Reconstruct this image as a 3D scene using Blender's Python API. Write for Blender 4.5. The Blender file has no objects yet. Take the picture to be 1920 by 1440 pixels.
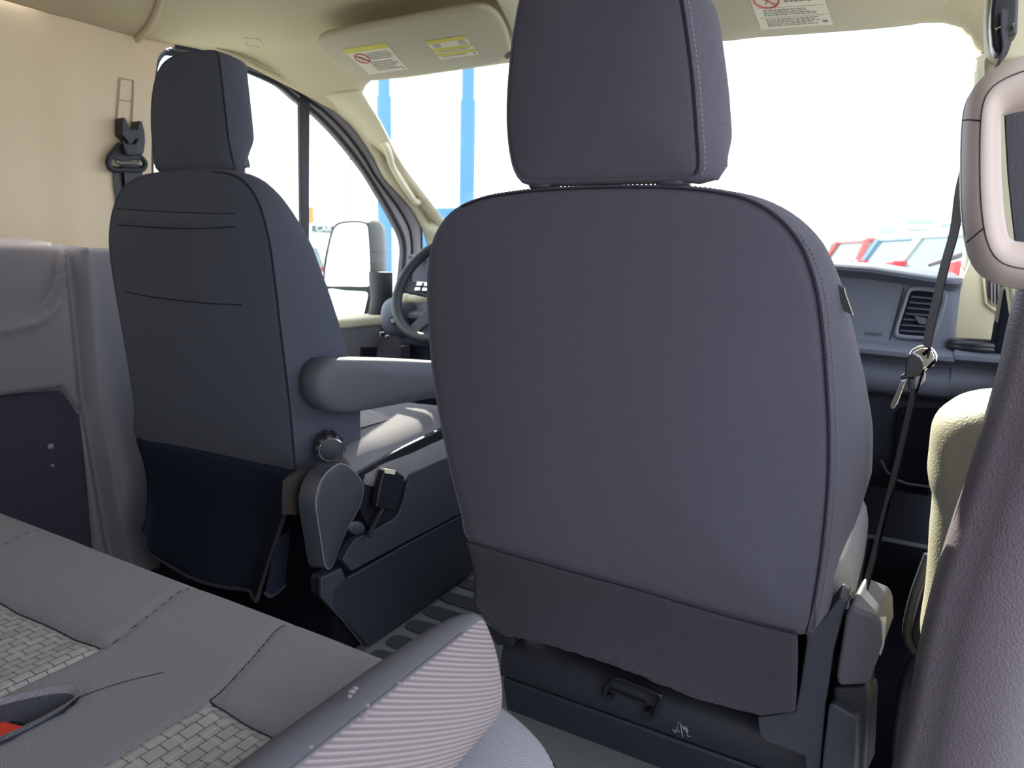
import bpy, bmesh, math, random
from math import radians, sin, cos, pi, sqrt, exp, atan2
from mathutils import Vector as V, Matrix
random.seed(7)
scn = bpy.context.scene
COL = scn.collection

# ------------------------------------------------------------------ camera
YAW, PITCH, ROLL, FPX = 29.5, 10.0, 1.4, 1320.0
CAM = V((0.80, 0.0, 0.86))
_a, _p, _r = radians(YAW), radians(PITCH), radians(ROLL)
_R0, _F0, _U0 = V((cos(_a), sin(_a), 0)), V((-sin(_a), cos(_a), 0)), V((0, 0, 1))
FW = _F0 * cos(_p) - _U0 * sin(_p)
_U1 = _U0 * cos(_p) + _F0 * sin(_p)
RT = _R0 * cos(_r) + _U1 * sin(_r)
UP = _U1 * cos(_r) - _R0 * sin(_r)

def ray(px, py):
    return FW + RT * ((px - 960) / FPX) - UP * ((py - 720) / FPX)
def at(px, py, pt, n):
    """point of the plane (pt, n) seen at a pixel of the photograph"""
    d = ray(px, py)
    return CAM + d * ((V(pt) - CAM).dot(n) / d.dot(n))
def aX(px, py, x): return at(px, py, (x, 0, 0), V((1, 0, 0)))
def aY(px, py, y): return at(px, py, (0, y, 0), V((0, 1, 0)))
def aZ(px, py, z): return at(px, py, (0, 0, z), V((0, 0, 1)))

cd = bpy.data.cameras.new('camera'); cam = bpy.data.objects.new('camera', cd); COL.objects.link(cam)
cd.sensor_width = 36.0; cd.lens = FPX / 1920 * 36.0; cd.clip_start = 0.02; cd.clip_end = 500
m = Matrix((RT, UP, -FW)).transposed().to_4x4(); m.translation = CAM
cam.matrix_world = m
scn.camera = cam
cd.dof.use_dof = True; cd.dof.focus_distance = 0.95; cd.dof.aperture_fstop = 9.0

# ------------------------------------------------------------------ materials
def srgb(r, g, b):
    def f(c):
        c /= 255.0
        return c / 12.92 if c <= 0.04045 else ((c + 0.055) / 1.055) ** 2.4
    return (f(r), f(g), f(b), 1)

def mat(name, col, rough=0.6, metal=0.0, spec=0.5, bump=None, mottle=0.0, mscale=6.0, coat=0.0, sheen=0.0):
    """bump = (kind, scale, strength[, contrast]) ; kinds noise / leather / twill / rib / weave / pile"""
    m = bpy.data.materials.new(name); m.use_nodes = True
    nt = m.node_tree; N = nt.nodes; L = nt.links
    b = N['Principled BSDF']
    b.inputs['Roughness'].default_value = rough
    b.inputs['Metallic'].default_value = metal
    b.inputs['Specular IOR Level'].default_value = spec
    if coat: b.inputs['Coat Weight'].default_value = coat
    if sheen:
        b.inputs['Sheen Weight'].default_value = sheen
        b.inputs['Sheen Roughness'].default_value = 0.5
    tc = N.new('ShaderNodeTexCoord')
    col = tuple(col) if len(col) == 4 else tuple(col) + (1,)
    cur = None
    def mix(a, bcol, fac):
        x = N.new('ShaderNodeMix'); x.data_type = 'RGBA'
        if isinstance(a, tuple): x.inputs[6].default_value = a
        else: L.new(a, x.inputs[6])
        x.inputs[7].default_value = bcol
        L.new(fac, x.inputs[0])
        return x.outputs[2]
    cur = col
    if mottle:
        n = N.new('ShaderNodeTexNoise'); n.inputs['Scale'].default_value = mscale; n.inputs['Detail'].default_value = 3
        L.new(tc.outputs['Object'], n.inputs['Vector'])
        cur = mix(cur, tuple(min(1, c * (1 + mottle)) for c in col[:3]) + (1,), n.outputs['Fac'])
    if bump:
        kind, sc, st = bump[:3]; con = bump[3] if len(bump) > 3 else 0.0
        hgt = None
        if kind == 'noise' or kind == 'pile':
            t = N.new('ShaderNodeTexNoise'); t.inputs['Scale'].default_value = sc; t.inputs['Detail'].default_value = 4 if kind == 'pile' else 2
            L.new(tc.outputs['Object'], t.inputs['Vector']); hgt = t.outputs['Fac']
        elif kind == 'leather':
            t = N.new('ShaderNodeTexVoronoi'); t.feature = 'SMOOTH_F1'; t.inputs['Scale'].default_value = sc
            L.new(tc.outputs['Object'], t.inputs['Vector']); hgt = t.outputs['Distance']
        elif kind in ('twill', 'rib', 'weave'):
            rot = bump[4] if len(bump) > 4 else (0, 0, 0)
            if kind == 'weave':
                mp = N.new('ShaderNodeMapping'); mp.inputs['Rotation'].default_value = rot
                L.new(tc.outputs['Object'], mp.inputs['Vector'])
            else:
                dt = N.new('ShaderNodeVectorMath'); dt.operation = 'DOT_PRODUCT'; dt.inputs[1].default_value = V(rot if any(rot) else (1, 0, 0)).normalized()
                L.new(tc.outputs['Object'], dt.inputs[0]); mp = N.new('ShaderNodeCombineXYZ'); L.new(dt.outputs['Value'], mp.inputs[0])
            t = N.new('ShaderNodeTexWave'); t.bands_direction = 'X'; t.inputs['Scale'].default_value = sc
            t.inputs['Distortion'].default_value = 0.0; t.inputs['Detail'].default_value = 1; t.inputs['Detail Scale'].default_value = 3
            L.new(mp.outputs['Vector'], t.inputs['Vector']); hgt = t.outputs['Fac']
            if kind == 'weave':
                t2 = N.new('ShaderNodeTexWave'); t2.bands_direction = 'Y'; t2.inputs['Scale'].default_value = sc
                L.new(mp.outputs['Vector'], t2.inputs['Vector'])
                mu = N.new('ShaderNodeMath'); mu.operation = 'MULTIPLY'
                L.new(t.outputs['Fac'], mu.inputs[0]); L.new(t2.outputs['Fac'], mu.inputs[1]); hgt = mu.outputs[0]
        bp = N.new('ShaderNodeBump'); bp.inputs['Strength'].default_value = st; bp.inputs['Distance'].default_value = 0.001
        L.new(hgt, bp.inputs['Height']); L.new(bp.outputs['Normal'], b.inputs['Normal'])
        if con:
            c2 = (cur if isinstance(cur, tuple) else col)
            cur = mix(cur, tuple(min(1, c * (1 + con)) for c in c2[:3]) + (1,), hgt)
    if isinstance(cur, tuple): b.inputs['Base Color'].default_value = cur
    else: L.new(cur, b.inputs['Base Color'])
    return m

def insert_mat():
    """light grey seat fabric woven in a staggered block pattern"""
    m = bpy.data.materials.new('woven_block_fabric'); m.use_nodes = True
    nt = m.node_tree; N = nt.nodes; L = nt.links; b = N['Principled BSDF']
    b.inputs['Roughness'].default_value = 0.9; b.inputs['Specular IOR Level'].default_value = 0.15
    tc = N.new('ShaderNodeTexCoord'); mp = N.new('ShaderNodeMapping')
    mp.inputs['Rotation'].default_value = (0, 0, radians(90))
    L.new(tc.outputs['Object'], mp.inputs['Vector'])
    br = N.new('ShaderNodeTexBrick'); br.offset = 0.5; br.inputs['Scale'].default_value = 1.0
    br.inputs['Brick Width'].default_value = 0.017; br.inputs['Row Height'].default_value = 0.0125
    br.inputs['Mortar Size'].default_value = 0.0006; br.inputs['Mortar Smooth'].default_value = 0.3
    br.inputs['Color1'].default_value = (.40, .37, .39, 1); br.inputs['Color2'].default_value = (.48, .45, .46, 1)
    br.inputs['Mortar'].default_value = (.12, .112, .125, 1)
    L.new(mp.outputs['Vector'], br.inputs['Vector'])
    # pale double lines between the rows
    br2 = N.new('ShaderNodeTexBrick'); br2.offset = 0.5; br2.inputs['Scale'].default_value = 1.0
    br2.inputs['Brick Width'].default_value = 0.034; br2.inputs['Row Height'].default_value = 0.025
    br2.inputs['Mortar Size'].default_value = 0.0011; br2.inputs['Mortar Smooth'].default_value = 0.2
    br2.inputs['Color1'].default_value = (0, 0, 0, 1); br2.inputs['Color2'].default_value = (0, 0, 0, 1); br2.inputs['Mortar'].default_value = (1, 1, 1, 1)
    mp2 = N.new('ShaderNodeMapping'); mp2.inputs['Rotation'].default_value = (0, 0, radians(90)); mp2.inputs['Location'].default_value = (0.004, 0.006, 0)
    L.new(tc.outputs['Object'], mp2.inputs['Vector']); L.new(mp2.outputs['Vector'], br2.inputs['Vector'])
    mx = N.new('ShaderNodeMix'); mx.data_type = 'RGBA'; mx.inputs[7].default_value = (.58, .55, .57, 1)
    L.new(br.outputs['Color'], mx.inputs[6])
    ns = N.new('ShaderNodeTexNoise'); ns.inputs['Scale'].default_value = 900; L.new(tc.outputs['Object'], ns.inputs['Vector'])
    mm = N.new('ShaderNodeMath'); mm.operation = 'MULTIPLY'; L.new(br2.outputs['Color'], mm.inputs[0]); L.new(ns.outputs['Fac'], mm.inputs[1])
    L.new(mm.outputs[0], mx.inputs[0])
    mx2 = N.new('ShaderNodeMix'); mx2.data_type = 'RGBA'; mx2.blend_type = 'MULTIPLY'; mx2.inputs[0].default_value = 0.5
    L.new(mx.outputs[2], mx2.inputs[6]); L.new(ns.outputs['Fac'], mx2.inputs[7])
    L.new(mx2.outputs[2], b.inputs['Base Color'])
    bp = N.new('ShaderNodeBump'); bp.inputs['Strength'].default_value = 0.5; bp.inputs['Distance'].default_value = 0.001; bp.invert = True
    L.new(br.outputs['Fac'], bp.inputs['Height']); L.new(bp.outputs['Normal'], b.inputs['Normal'])
    return m

def glass_mat(name, tint=(1, 1, 1), refl=0.06):
    m = bpy.data.materials.new(name); m.use_nodes = True
    nt = m.node_tree; N = nt.nodes; L = nt.links
    N.remove(N['Principled BSDF'])
    t = N.new('ShaderNodeBsdfTransparent'); t.inputs['Color'].default_value = tuple(tint) + (1,)
    g = N.new('ShaderNodeBsdfGlossy'); g.inputs['Roughness'].default_value = 0.02
    mx = N.new('ShaderNodeMixShader'); mx.inputs[0].default_value = refl
    L.new(t.outputs[0], mx.inputs[1]); L.new(g.outputs[0], mx.inputs[2])
    L.new(mx.outputs[0], N['Material Output'].inputs['Surface'])
    return m

TW = 190
K = {
 'seat':   mat('dark_twill_fabric', (.053, .050, .070), .92, spec=.12, bump=('twill', TW, .35, .9, (.72, 0, -.69)), mottle=.25, mscale=9, sheen=.12),
 'seatd':  mat('cool_lit_twill_fabric', (.058, .063, .090), .92, spec=.12, bump=('twill', TW, .2, .3, (.72, 0, -.69)), mottle=.2, mscale=9, sheen=.12),  # same twill as the passenger seat, bluish light painted into its tint
 'seam':   mat('black_seam_thread', (.018, .016, .026), .9, spec=.1),
 'stitch': mat('grey_stitch_thread', (.24, .21, .24), .9, spec=.1),
 'felt':   mat('charcoal_carpet_felt', (.030, .026, .035), .98, spec=.05, bump=('pile', 260, 1.0, 1.2), mottle=.3, mscale=25, sheen=.1),
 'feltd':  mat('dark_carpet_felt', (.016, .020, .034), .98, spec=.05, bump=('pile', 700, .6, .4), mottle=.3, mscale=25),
 'plast':  mat('dark_grained_plastic', (.022, .024, .036), .5, spec=.4, bump=('noise', 900, .25)),  # navy cast of the dark plastics paints in the bluish tint of shade
 'plast2': mat('charcoal_plastic', (.040, .042, .060), .5, spec=.4, bump=('noise', 900, .3)),
 'plast3': mat('grey_recliner_plastic', (.082, .078, .100), .5, spec=.4, bump=('noise', 900, .3)),
 'black':  mat('black_plastic', (.010, .011, .018), .4, spec=.5),  # bluish shade tint painted in here too
 'void':   mat('black_parts_and_shade', (.005, .006, .011), .95, spec=.1),  # near-black for hidden parts, also paints shade on the floor and in gaps
 'dash':   mat('dash_soft_plastic', (.078, .088, .122), .6, spec=.35, bump=('noise', 700, .25), mottle=.1),
 'dashd':  mat('dash_dark_plastic', (.030, .035, .054), .55, spec=.35),
 'wallc':  mat('cream_wall_panel', (.76, .63, .47), .6, spec=.3, mottle=.06, mscale=3),
 'wallk':  mat('grey_wall_plastic', (.165, .155, .182), .55, spec=.4, bump=('noise', 800, .15)),
 'carpetw': mat('side_carpet', (.040, .038, .058), .95, spec=.1, bump=('pile', 500, .6, .3)),
 'head':   mat('beige_headliner', (.50, .44, .31), .95, spec=.1, bump=('pile', 500, .3, .12), mottle=.08, mscale=4),
 'visor':  mat('sand_visor_vinyl', (.47, .43, .32), .8, spec=.2, bump=('noise', 600, .2)),
 'pillar': mat('cream_pillar_trim', (.62, .57, .42), .6, spec=.3, bump=('noise', 700, .15)),
 'handle': mat('putty_handle_plastic', (.50, .41, .39), .5, spec=.4, mottle=.06),
 'leather': mat('grained_grey_trim', (.150, .128, .160), .5, spec=.4, bump=('leather', 430, .7)),
 'rubber': mat('black_rubber_seal', (.020, .022, .030), .6, spec=.4),
 'frame':  mat('door_frame_grey', (.24, .22, .24), .5, spec=.4),
 'bench':  mat('grey_bench_fabric', (.172, .166, .192), .93, spec=.1, bump=('weave', 150, .5, .6, (0, 0, .35)), mottle=.1, sheen=.1),
 'arm':    mat('ribbed_armrest_fabric', (.135, .113, .124), .93, spec=.1, bump=('rib', 88, .9, .8, (0, .46, .89)), sheen=.1),
 'armtop': mat('armrest_top_fabric', (.095, .092, .110), .95, spec=.1, bump=('weave', 190, .4, .4)),
 'insert': insert_mat(),
 'red':    mat('red_buckle_plastic', (.75, .06, .04), .4),
 'reflector': mat('red_reflector', (.32, .01, .02), .3),
 'chrome': mat('bright_chrome', (.82, .84, .84), .12, metal=1),
 'steel':  mat('brushed_steel', (.55, .56, .58), .3, metal=1),
 'web':    mat('grey_belt_webbing', (.034, .031, .040), .8, spec=.2, bump=('rib', 160, .5, .5, (0, .2, 1))),
 'floor':  mat('grey_rubber_floor', (.15, .162, .168), .6, spec=.4, bump=('noise', 400, .3)),
 'tread':  mat('ribbed_tread_rubber', (.045, .048, .052), .7, spec=.3, bump=('rib', 110, .8, .5, (0, 1, 0))),
 'label':  mat('label_paper', (.66, .62, .50), .7), 'ylw': mat('label_yellow', (.56, .50, .05), .7),
 'ink':    mat('label_ink', (.20, .19, .16), .8), 'redink': mat('label_red_ink', (.50, .07, .08), .8),
 'mirror': mat('mirror_glass', (.93, .95, .96), .01, metal=1),
 'housing': mat('mirror_housing', (.035, .038, .042), .5, spec=.4),
 'blue':   mat('blue_pole_paint', (.06, .20, .42), .5),
 'asphalt': mat('pale_asphalt', (.30, .30, .29), .9, mottle=.2),
 'white':  mat('white_car_paint', (.75, .76, .74), .3, coat=.6), 'redcar': mat('red_car_paint', (.45, .06, .05), .3, coat=.6),
 'bluecar': mat('blue_car_paint', (.16, .28, .42), .3, coat=.6), 'silver': mat('silver_car_paint', (.5, .55, .53), .3, coat=.6),
 'carglass': mat('car_window_tint', (.14, .20, .20), .1, spec=.8), 'tail': mat('red_tail_light', (.60, .04, .05), .3),
 'tyre':   mat('tyre_rubber', (.03, .03, .03), .8),
 'bldg':   mat('pale_render', (.68, .72, .66), .8), 'bldg2': mat('grey_cladding', (.33, .40, .38), .7), 'sign': mat('sign_grey', (.30, .32, .30), .8),
 'teal':   mat('dark_teal_sign', (.05, .10, .11), .6), 'orange': mat('orange_sign', (.55, .22, .05), .6),
 'pane':   glass_mat('clear_window_glass', (.97, .985, .98), .015),
}

# ------------------------------------------------------------------ mesh kit
class MB:
    def __init__(s): s.v = []; s.f = []; s.m = []
    def add(s, vs, fs, mt=0):
        o = len(s.v); s.v += [V(x) for x in vs]
        for f in fs: s.f.append([o + i for i in f]); s.m.append(mt)
    def loft(s, rings, closed=True, c0=False, c1=False, mt=0):
        n = len(rings[0]); vs = [p for r in rings for p in r]; fs = []
        for k in range(len(rings) - 1):
            for i in range(n if closed else n - 1):
                j = (i + 1) % n
                fs.append((k*n+i, k*n+j, (k+1)*n+j, (k+1)*n+i))
        if c0: fs.append(tuple(reversed(range(n))))
        if c1: fs.append(tuple((len(rings)-1)*n + i for i in range(n)))
        s.add(vs, fs, mt); return s
    def tube(s, path, r, n=8, closed=False, mt=0, flat=None):
        path = [V(p) for p in path]; rings = []; k = len(path)
        up = None
        for i, p in enumerate(path):
            a = path[(i-1) % k] if (closed or i > 0) else p
            b = path[(i+1) % k] if (closed or i < k-1) else p
            t = (b - a).normalized()
            if up is None:
                up = V((0, 0, 1)) if abs(t.z) < .9 else V((0, 1, 0))
            sd = t.cross(up).normalized(); up = sd.cross(t).normalized()
            rr = r[i] if isinstance(r, (list, tuple)) else r
            rings.append([p + sd*cos(2*pi*q/n)*rr + up*sin(2*pi*q/n)*rr for q in range(n)])
        if closed: rings.append(rings[0])
        return s.loft(rings, True, not closed, not closed, mt)
    def box(s, lo, hi, mt=0, M=None):
        x0, y0, z0 = lo; x1, y1, z1 = hi
        vs = [V((x, y, z)) for x in (x0, x1) for y in (y0, y1) for z in (z0, z1)]
        if M is not None: vs = [M @ v for v in vs]
        s.add(vs, [(0,1,3,2), (4,6,7,5), (0,4,5,1), (2,3,7,6), (0,2,6,4), (1,5,7,3)], mt); return s
    def prism(s, poly, vec, mt=0):
        poly = [V(p) for p in poly]; vec = V(vec)
        return s.loft([poly, [p + vec for p in poly]], True, True, True, mt)
    def ell(s, c, rx, ry, rz, M=None, nu=24, nv=14, mt=0, e=1.0):
        c = V(c); rings = []
        def pw(x): return math.copysign(abs(x)**e, x)
        for j in range(nv + 1):
            ph = -pi/2 + pi*j/nv
            ring = []
            for i in range(nu):
                th = 2*pi*i/nu
                p = V((rx*pw(cos(ph))*pw(cos(th)), ry*pw(cos(ph))*pw(sin(th)), rz*pw(sin(ph))))
                ring.append(c + (M @ p if M is not None else p))
            rings.append(ring)
        return s.loft(rings, True, False, False, mt)
    def disc(s, c, ax, r, h, n=28, mt=0, r2=None):
        c = V(c); ax = V(ax).normalized(); u = ax.orthogonal().normalized(); w = ax.cross(u)
        r2 = r if r2 is None else r2
        return s.loft([[c + (u*cos(2*pi*i/n) + w*sin(2*pi*i/n))*rr + ax*hh for i in range(n)] for rr, hh in ((r, 0), (r2, h))], True, True, True, mt)
    def grid(s, fn, nu, nv, mt=0):
        vs = [fn(i/nu, j/nv) for i in range(nu+1) for j in range(nv+1)]
        fs = [(i*(nv+1)+j, (i+1)*(nv+1)+j, (i+1)*(nv+1)+j+1, i*(nv+1)+j+1) for i in range(nu) for j in range(nv)]
        s.add(vs, fs, mt); return s

ORG = {}
def build(mb, name, mats, parent=None, bevel=0, seg=3, angle=38, flip_check=True, sub=0):
    if not isinstance(mats, (list, tuple)): mats = [mats]
    me = bpy.data.meshes.new(name)
    if parent is not None: org = ORG[parent.name]
    else:
        xs = [p.x for p in mb.v]; ys = [p.y for p in mb.v]; zs = [p.z for p in mb.v]
        org = V(((min(xs)+max(xs))/2, (min(ys)+max(ys))/2, min(zs)))
    me.from_pydata([tuple(p - org) for p in mb.v], [], mb.f)
    for mname in mats: me.materials.append(K[mname])
    for p, mi in zip(me.polygons, mb.m): p.material_index = mi
    bm = bmesh.new(); bm.from_mesh(me)
    bmesh.ops.remove_doubles(bm, verts=bm.verts, dist=1e-6)
    bmesh.ops.recalc_face_normals(bm, faces=bm.faces)
    bm.to_mesh(me); bm.free()
    me.polygons.foreach_set('use_smooth', [True]*len(me.polygons))
    me.set_sharp_from_angle(angle=radians(angle))
    o = bpy.data.objects.new(name, me); COL.objects.link(o)
    if parent is not None: o.parent = parent
    else: o.location = org
    ORG[o.name] = org
    if bevel:
        b = o.modifiers.new('bevel', 'BEVEL'); b.width = bevel; b.segments = seg; b.limit_method = 'ANGLE'; b.angle_limit = radians(30)
        b.harden_normals = False
        me.set_sharp_from_angle(angle=radians(180))
        w = o.modifiers.new('normals', 'WEIGHTED_NORMAL'); w.keep_sharp = True
    if sub:
        q = o.modifiers.new('subsurf', 'SUBSURF'); q.levels = sub; q.render_levels = sub
    return o
def empty(name, loc, label, cat, group=None):
    o = bpy.data.objects.new(name, None); COL.objects.link(o); o.location = loc; o.empty_display_size = .1
    ORG[o.name] = V(loc); tag(o, label, cat, group); return o
def tag(o, label, cat, group=None, kind=None):
    o['label'] = label; o['category'] = cat
    if group: o['group'] = group
    if kind: o['kind'] = kind
    return o
def struct(o, label, cat='structure'):
    o['kind'] = 'structure'; o['label'] = label; o['category'] = cat; return o
def text(body, size, M, mt, name, parent, ext=0.0004):
    cu = bpy.data.curves.new(name, 'FONT'); cu.body = body; cu.size = size; cu.extrude = ext; cu.align_x = 'CENTER'; cu.align_y = 'CENTER'
    t = bpy.data.objects.new(name, cu); COL.objects.link(t)
    bpy.context.view_layer.update(); me = bpy.data.meshes.new_from_object(t.evaluated_get(bpy.context.evaluated_depsgraph_get()))
    bpy.data.objects.remove(t); me.materials.clear(); me.materials.append(K[mt]); me.name = name
    MM = M.copy(); MM.translation = M.translation - ORG[parent.name]; me.transform(MM)
    o = bpy.data.objects.new(name, me); COL.objects.link(o); o.parent = parent; return o

def catmull(pts, n, closed=False):
    """n points evenly spaced along a smooth curve through pts"""
    pts = [V(p) for p in pts]; k = len(pts); dense = []
    segs = k if closed else k - 1
    for i in range(segs):
        p1, p2 = pts[i], pts[(i+1) % k]
        p0 = pts[(i-1) % k] if (closed or i > 0) else p1 + (p1 - p2)
        p3 = pts[(i+2) % k] if (closed or i + 2 < k) else p2 + (p2 - p1)
        for q in range(10):
            t = q / 10
            dense.append(.5*((2*p1) + (p2-p0)*t + (2*p0-5*p1+4*p2-p3)*t*t + (3*p1-p0-3*p2+p3)*t**3))
    dense.append(dense[0] if closed else pts[-1])
    d = [0]
    for a, b in zip(dense, dense[1:]): d.append(d[-1] + (b-a).length)
    out = []; j = 0
    for i in range(n):
        t = d[-1]*i/(n if closed else n-1)
        while j < len(d)-2 and d[j+1] < t: j += 1
        q = (t-d[j])/max(1e-9, d[j+1]-d[j])
        out.append(dense[j].lerp(dense[j+1], min(1, max(0, q))))
    return out
def lin(pts, n):
    pts = [V(p) for p in pts]; d = [0]
    for a, b in zip(pts, pts[1:]): d.append(d[-1]+(b-a).length)
    out = []; j = 0
    for i in range(n):
        t = d[-1]*i/(n-1)
        while j < len(d)-2 and d[j+1] < t: j += 1
        out.append(pts[j].lerp(pts[j+1], min(1, max(0, (t-d[j])/max(1e-9, d[j+1]-d[j])))))
    return out
def interp(x, tab):
    if x <= tab[0][0]: return tab[0][1]
    for (a, fa), (b, fb) in zip(tab, tab[1:]):
        if x <= b: return fa + (fb-fa)*(x-a)/(b-a)
    return tab[-1][1]
def sst(x, a, b):
    t = min(1, max(0, (x-a)/(b-a))); return t*t*(3-2*t)
def ribbon(path, wvec, th, nvec):
    """belt webbing: path, half width vectors, thickness"""
    mb = MB(); rings = []
    for p, w, n in zip(path, wvec, nvec):
        rings.append([p - w - n*th, p + w - n*th, p + w + n*th, p - w + n*th])
    mb.loft(rings, True, True, True); return mb

class Pad:
    """upholstered pad: rear face outline on a tilted plane, seam, side wall, front face"""
    def __init__(s, pix, pt, nrm, bulge, n=120):
        s.n = n; s.pt = V(pt); s.nf = V(nrm).normalized(); s.bulge = bulge      # nf points forward (away from the camera)
        s.back = catmull([at(x, y, s.pt, s.nf) for x, y in pix], n, True)
        s.c = sum(s.back, V()) / n
        s.ux = V((1, 0, 0)); s.uy = s.ux.cross(s.nf).normalized()
        if s.uy.z < 0: s.uy = -s.uy
        s.out = []
        for i in range(n):
            t = (s.back[(i+1) % n] - s.back[(i-1) % n]).normalized()
            o = t.cross(s.nf)
            if o.dot(s.back[i]-s.c) < 0: o = -o
            s.out.append(o)
        s.ang = sorted((atan2((p-s.c).dot(s.uy), (p-s.c).dot(s.ux)), (p-s.c).length) for p in s.back)
    def surf(s, px, py, lift=0.0):
        q = at(px, py, s.pt, s.nf); d = q - s.c
        a = atan2(d.dot(s.uy), d.dot(s.ux)); tb = s.ang
        tab = [(tb[-1][0]-2*pi, tb[-1][1])] + tb + [(tb[0][0]+2*pi, tb[0][1])]
        r = interp(a, tab); sr = min(1, d.length/r)
        return q - s.nf*(s.bulge*(1-sr**3) + lift)
    def mesh(s, depth, off, side_bulge=.012, front_bulge=.02, fmat=0):
        """depth(i,p) forward extent, off(i,p) outward growth of the front ring"""
        n = s.n; mb = MB(); rings = []
        for q in (.02, .12, .25, .4, .55, .7, .82, .9, .95, .98):
            rings.append([s.c + (p-s.c)*q - s.nf*s.bulge*(1-q**3) for p in s.back])
        rings.append([p + s.nf*.0022 for p in s.back])
        rings.append([p + o*.0028 + s.nf*.0003 for p, o in zip(s.back, s.out)])
        fr = [p + s.nf*depth(i, p) + s.out[i]*off(i, p) for i, p in enumerate(s.back)]
        for t in (.08, .2, .35, .5, .65, .8, .92, 1):
            rings.append([p + (f-p)*t + s.out[i]*(side_bulge*(1-.75*max(0, s.out[i].z))*sin(pi*t) + .0035*(1-t)) for i, (p, f) in enumerate(zip(s.back, fr))])
        cf = sum(fr, V())/n
        for q in (.97, .9, .75, .5, .25, .02):
            rings.append([cf + (f-cf)*q + s.nf*front_bulge*(1-q**3) for f in fr])
        mb.loft(rings, True, True, True)
        s.front = fr
        return mb

def stitch_run(mb, path, step=.0058, ln=.0042, r=.0007, mt=1):
    tot = sum((b-a).length for a, b in zip(path, path[1:])); n = int(tot/step)
    pts = lin(path, max(2, n*2))
    for i in range(0, len(pts)-1, 2): mb.tube([pts[i], pts[i].lerp(pts[i+1], 1.25)], r, 4, mt=mt)

# seat colours etc. come later; parameters of the cab
WL = -0.93                                   # inner face of the left wall
WSP, WSN = V((0, 1.78, 1.38)), V((0, .562, .827))   # windscreen plane
WSN = V((0, 0.68, 1.0)).normalized()
def aW(px, py): return at(px, py, WSP, WSN)

# ================================================================== SETTING
# floor
mb = MB(); mb.box((-1.0, -3.0, -.06), (1.02, 2.5, 0.0))
fl = build(mb, 'floor', 'floor'); struct(fl, 'grey rubber van floor running between the front seats', 'floor')
for i, (px, py) in enumerate([(864,1088), (834,1114), (803,1139), (771,1165), (736,1194), (702,1222)]):
    p = aZ(px, py, 0.0); w, h = (.20, .023)
    pts = []
    for k in range(24):
        t = 2*pi*k/24
        pts.append(V((p.x + w/2 + math.copysign(abs(cos(t))**.35, cos(t))*w/2, p.y - .012 + math.copysign(abs(sin(t))**.6, sin(t))*h*1.15, .0)))
    q = MB(); q.prism(pts, (0, 0, .004)); build(q, 'tread_pad', 'tread', fl, bevel=.0015)

mb = MB(); mb.box((-1.02, 2.50, -.06), (1.06, 2.54, .80)); fw = build(mb, 'wall_front', 'dashd'); struct(fw, 'dark firewall below the windscreen', 'wall')
mb = MB(); mb.box((-.97, -3.04, 0), (1.0, -3.0, .80)); mb.box((-.97, -3.04, .80), (-.80, -3.0, 1.42)); mb.box((.82, -3.04, .80), (1.0, -3.0, 1.42)); mb.box((-.04, -3.04, .80), (.04, -3.0, 1.42)); wb = build(mb, 'wall_rear', 'wallc'); struct(wb, 'rear wall of the van with two door windows', 'wall')
mb = MB(); mb.box((-.80, -3.03, .80), (.82, -3.02, 1.42)); wb = build(mb, 'window_2', 'pane'); struct(wb, 'rear door glass', 'window')
mb = MB(); mb.box((.95, -3.0, 0), (1.0, -.62, 1.40)); wr = build(mb, 'wall_right', 'wallc'); struct(wr, 'cream side panel behind the sliding door opening', 'wall')
mb = MB(); mb.box((.752, .99, 0), (1.0, 2.45, .004)); build(mb, 'floor_shade', 'void', fl, bevel=.001)  # dark sheet painting footwell shade over the floor
mb = MB(); mb.box((-.93, .70, 0), (-.20, 1.6, .004)); build(mb, 'floor_shade', 'void', fl, bevel=.001)  # shade painted as a dark sheet between side wall and driver pedestal
# ceiling
mb = MB()
Bpts = [aX(545,139,WL+.005), aX(600,184,-.925), aX(640,212,-.91), aW(681,172), aW(690,152), aW(760,146), aW(955,118), aW(1150,95), aW(1340,74),
        aW(1560,58), aW(1700,46), aW(1760,41), aW(1800,52), aW(1822,75), aW(1833,105), V((.955, 1.88, 1.28)), V((.98, 1.75, 1.30))]
NU = 64
Bs = lin(Bpts, NU+1)
def ceil_z(x, y=0): return 1.368 + .085*(1-min(1, abs(x)/.95)**2.6) + .034*sst(y, 1.12, 1.45)*min(1, abs(x)/.93)**3
def ceilf(u, v):
    b = Bs[round(u*NU)]
    x = b.x if abs(b.x) > .9 else b.x
    xr = -.95 + 1.93*u
    y = -3.0 + (b.y+3.0)*v
    k = sst(v, .88 + .075*sst(u, 0, .2), 1.0)
    xx = xr + (b.x - xr)*sst(v, .6, .97)
    return V((xx, y, ceil_z(xx, y)*(1-k) + b.z*k))
mb.grid(ceilf, NU, 110)
ce = build(mb, 'ceiling', 'head', angle=60); struct(ce, 'beige fabric headliner curving down to the windscreen', 'ceiling')
sd = ce.modifiers.new('thick', 'SOLIDIFY'); sd.thickness = .02; sd.offset = 1
def ceil_pt(px, py, dz=0.0):
    d = ray(px, py); t = .3
    while t < 4:
        p = CAM + d*t
        if p.z > ceil_z(p.x, p.y): break
        t += .002
    return p + V((0, 0, dz))
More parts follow.
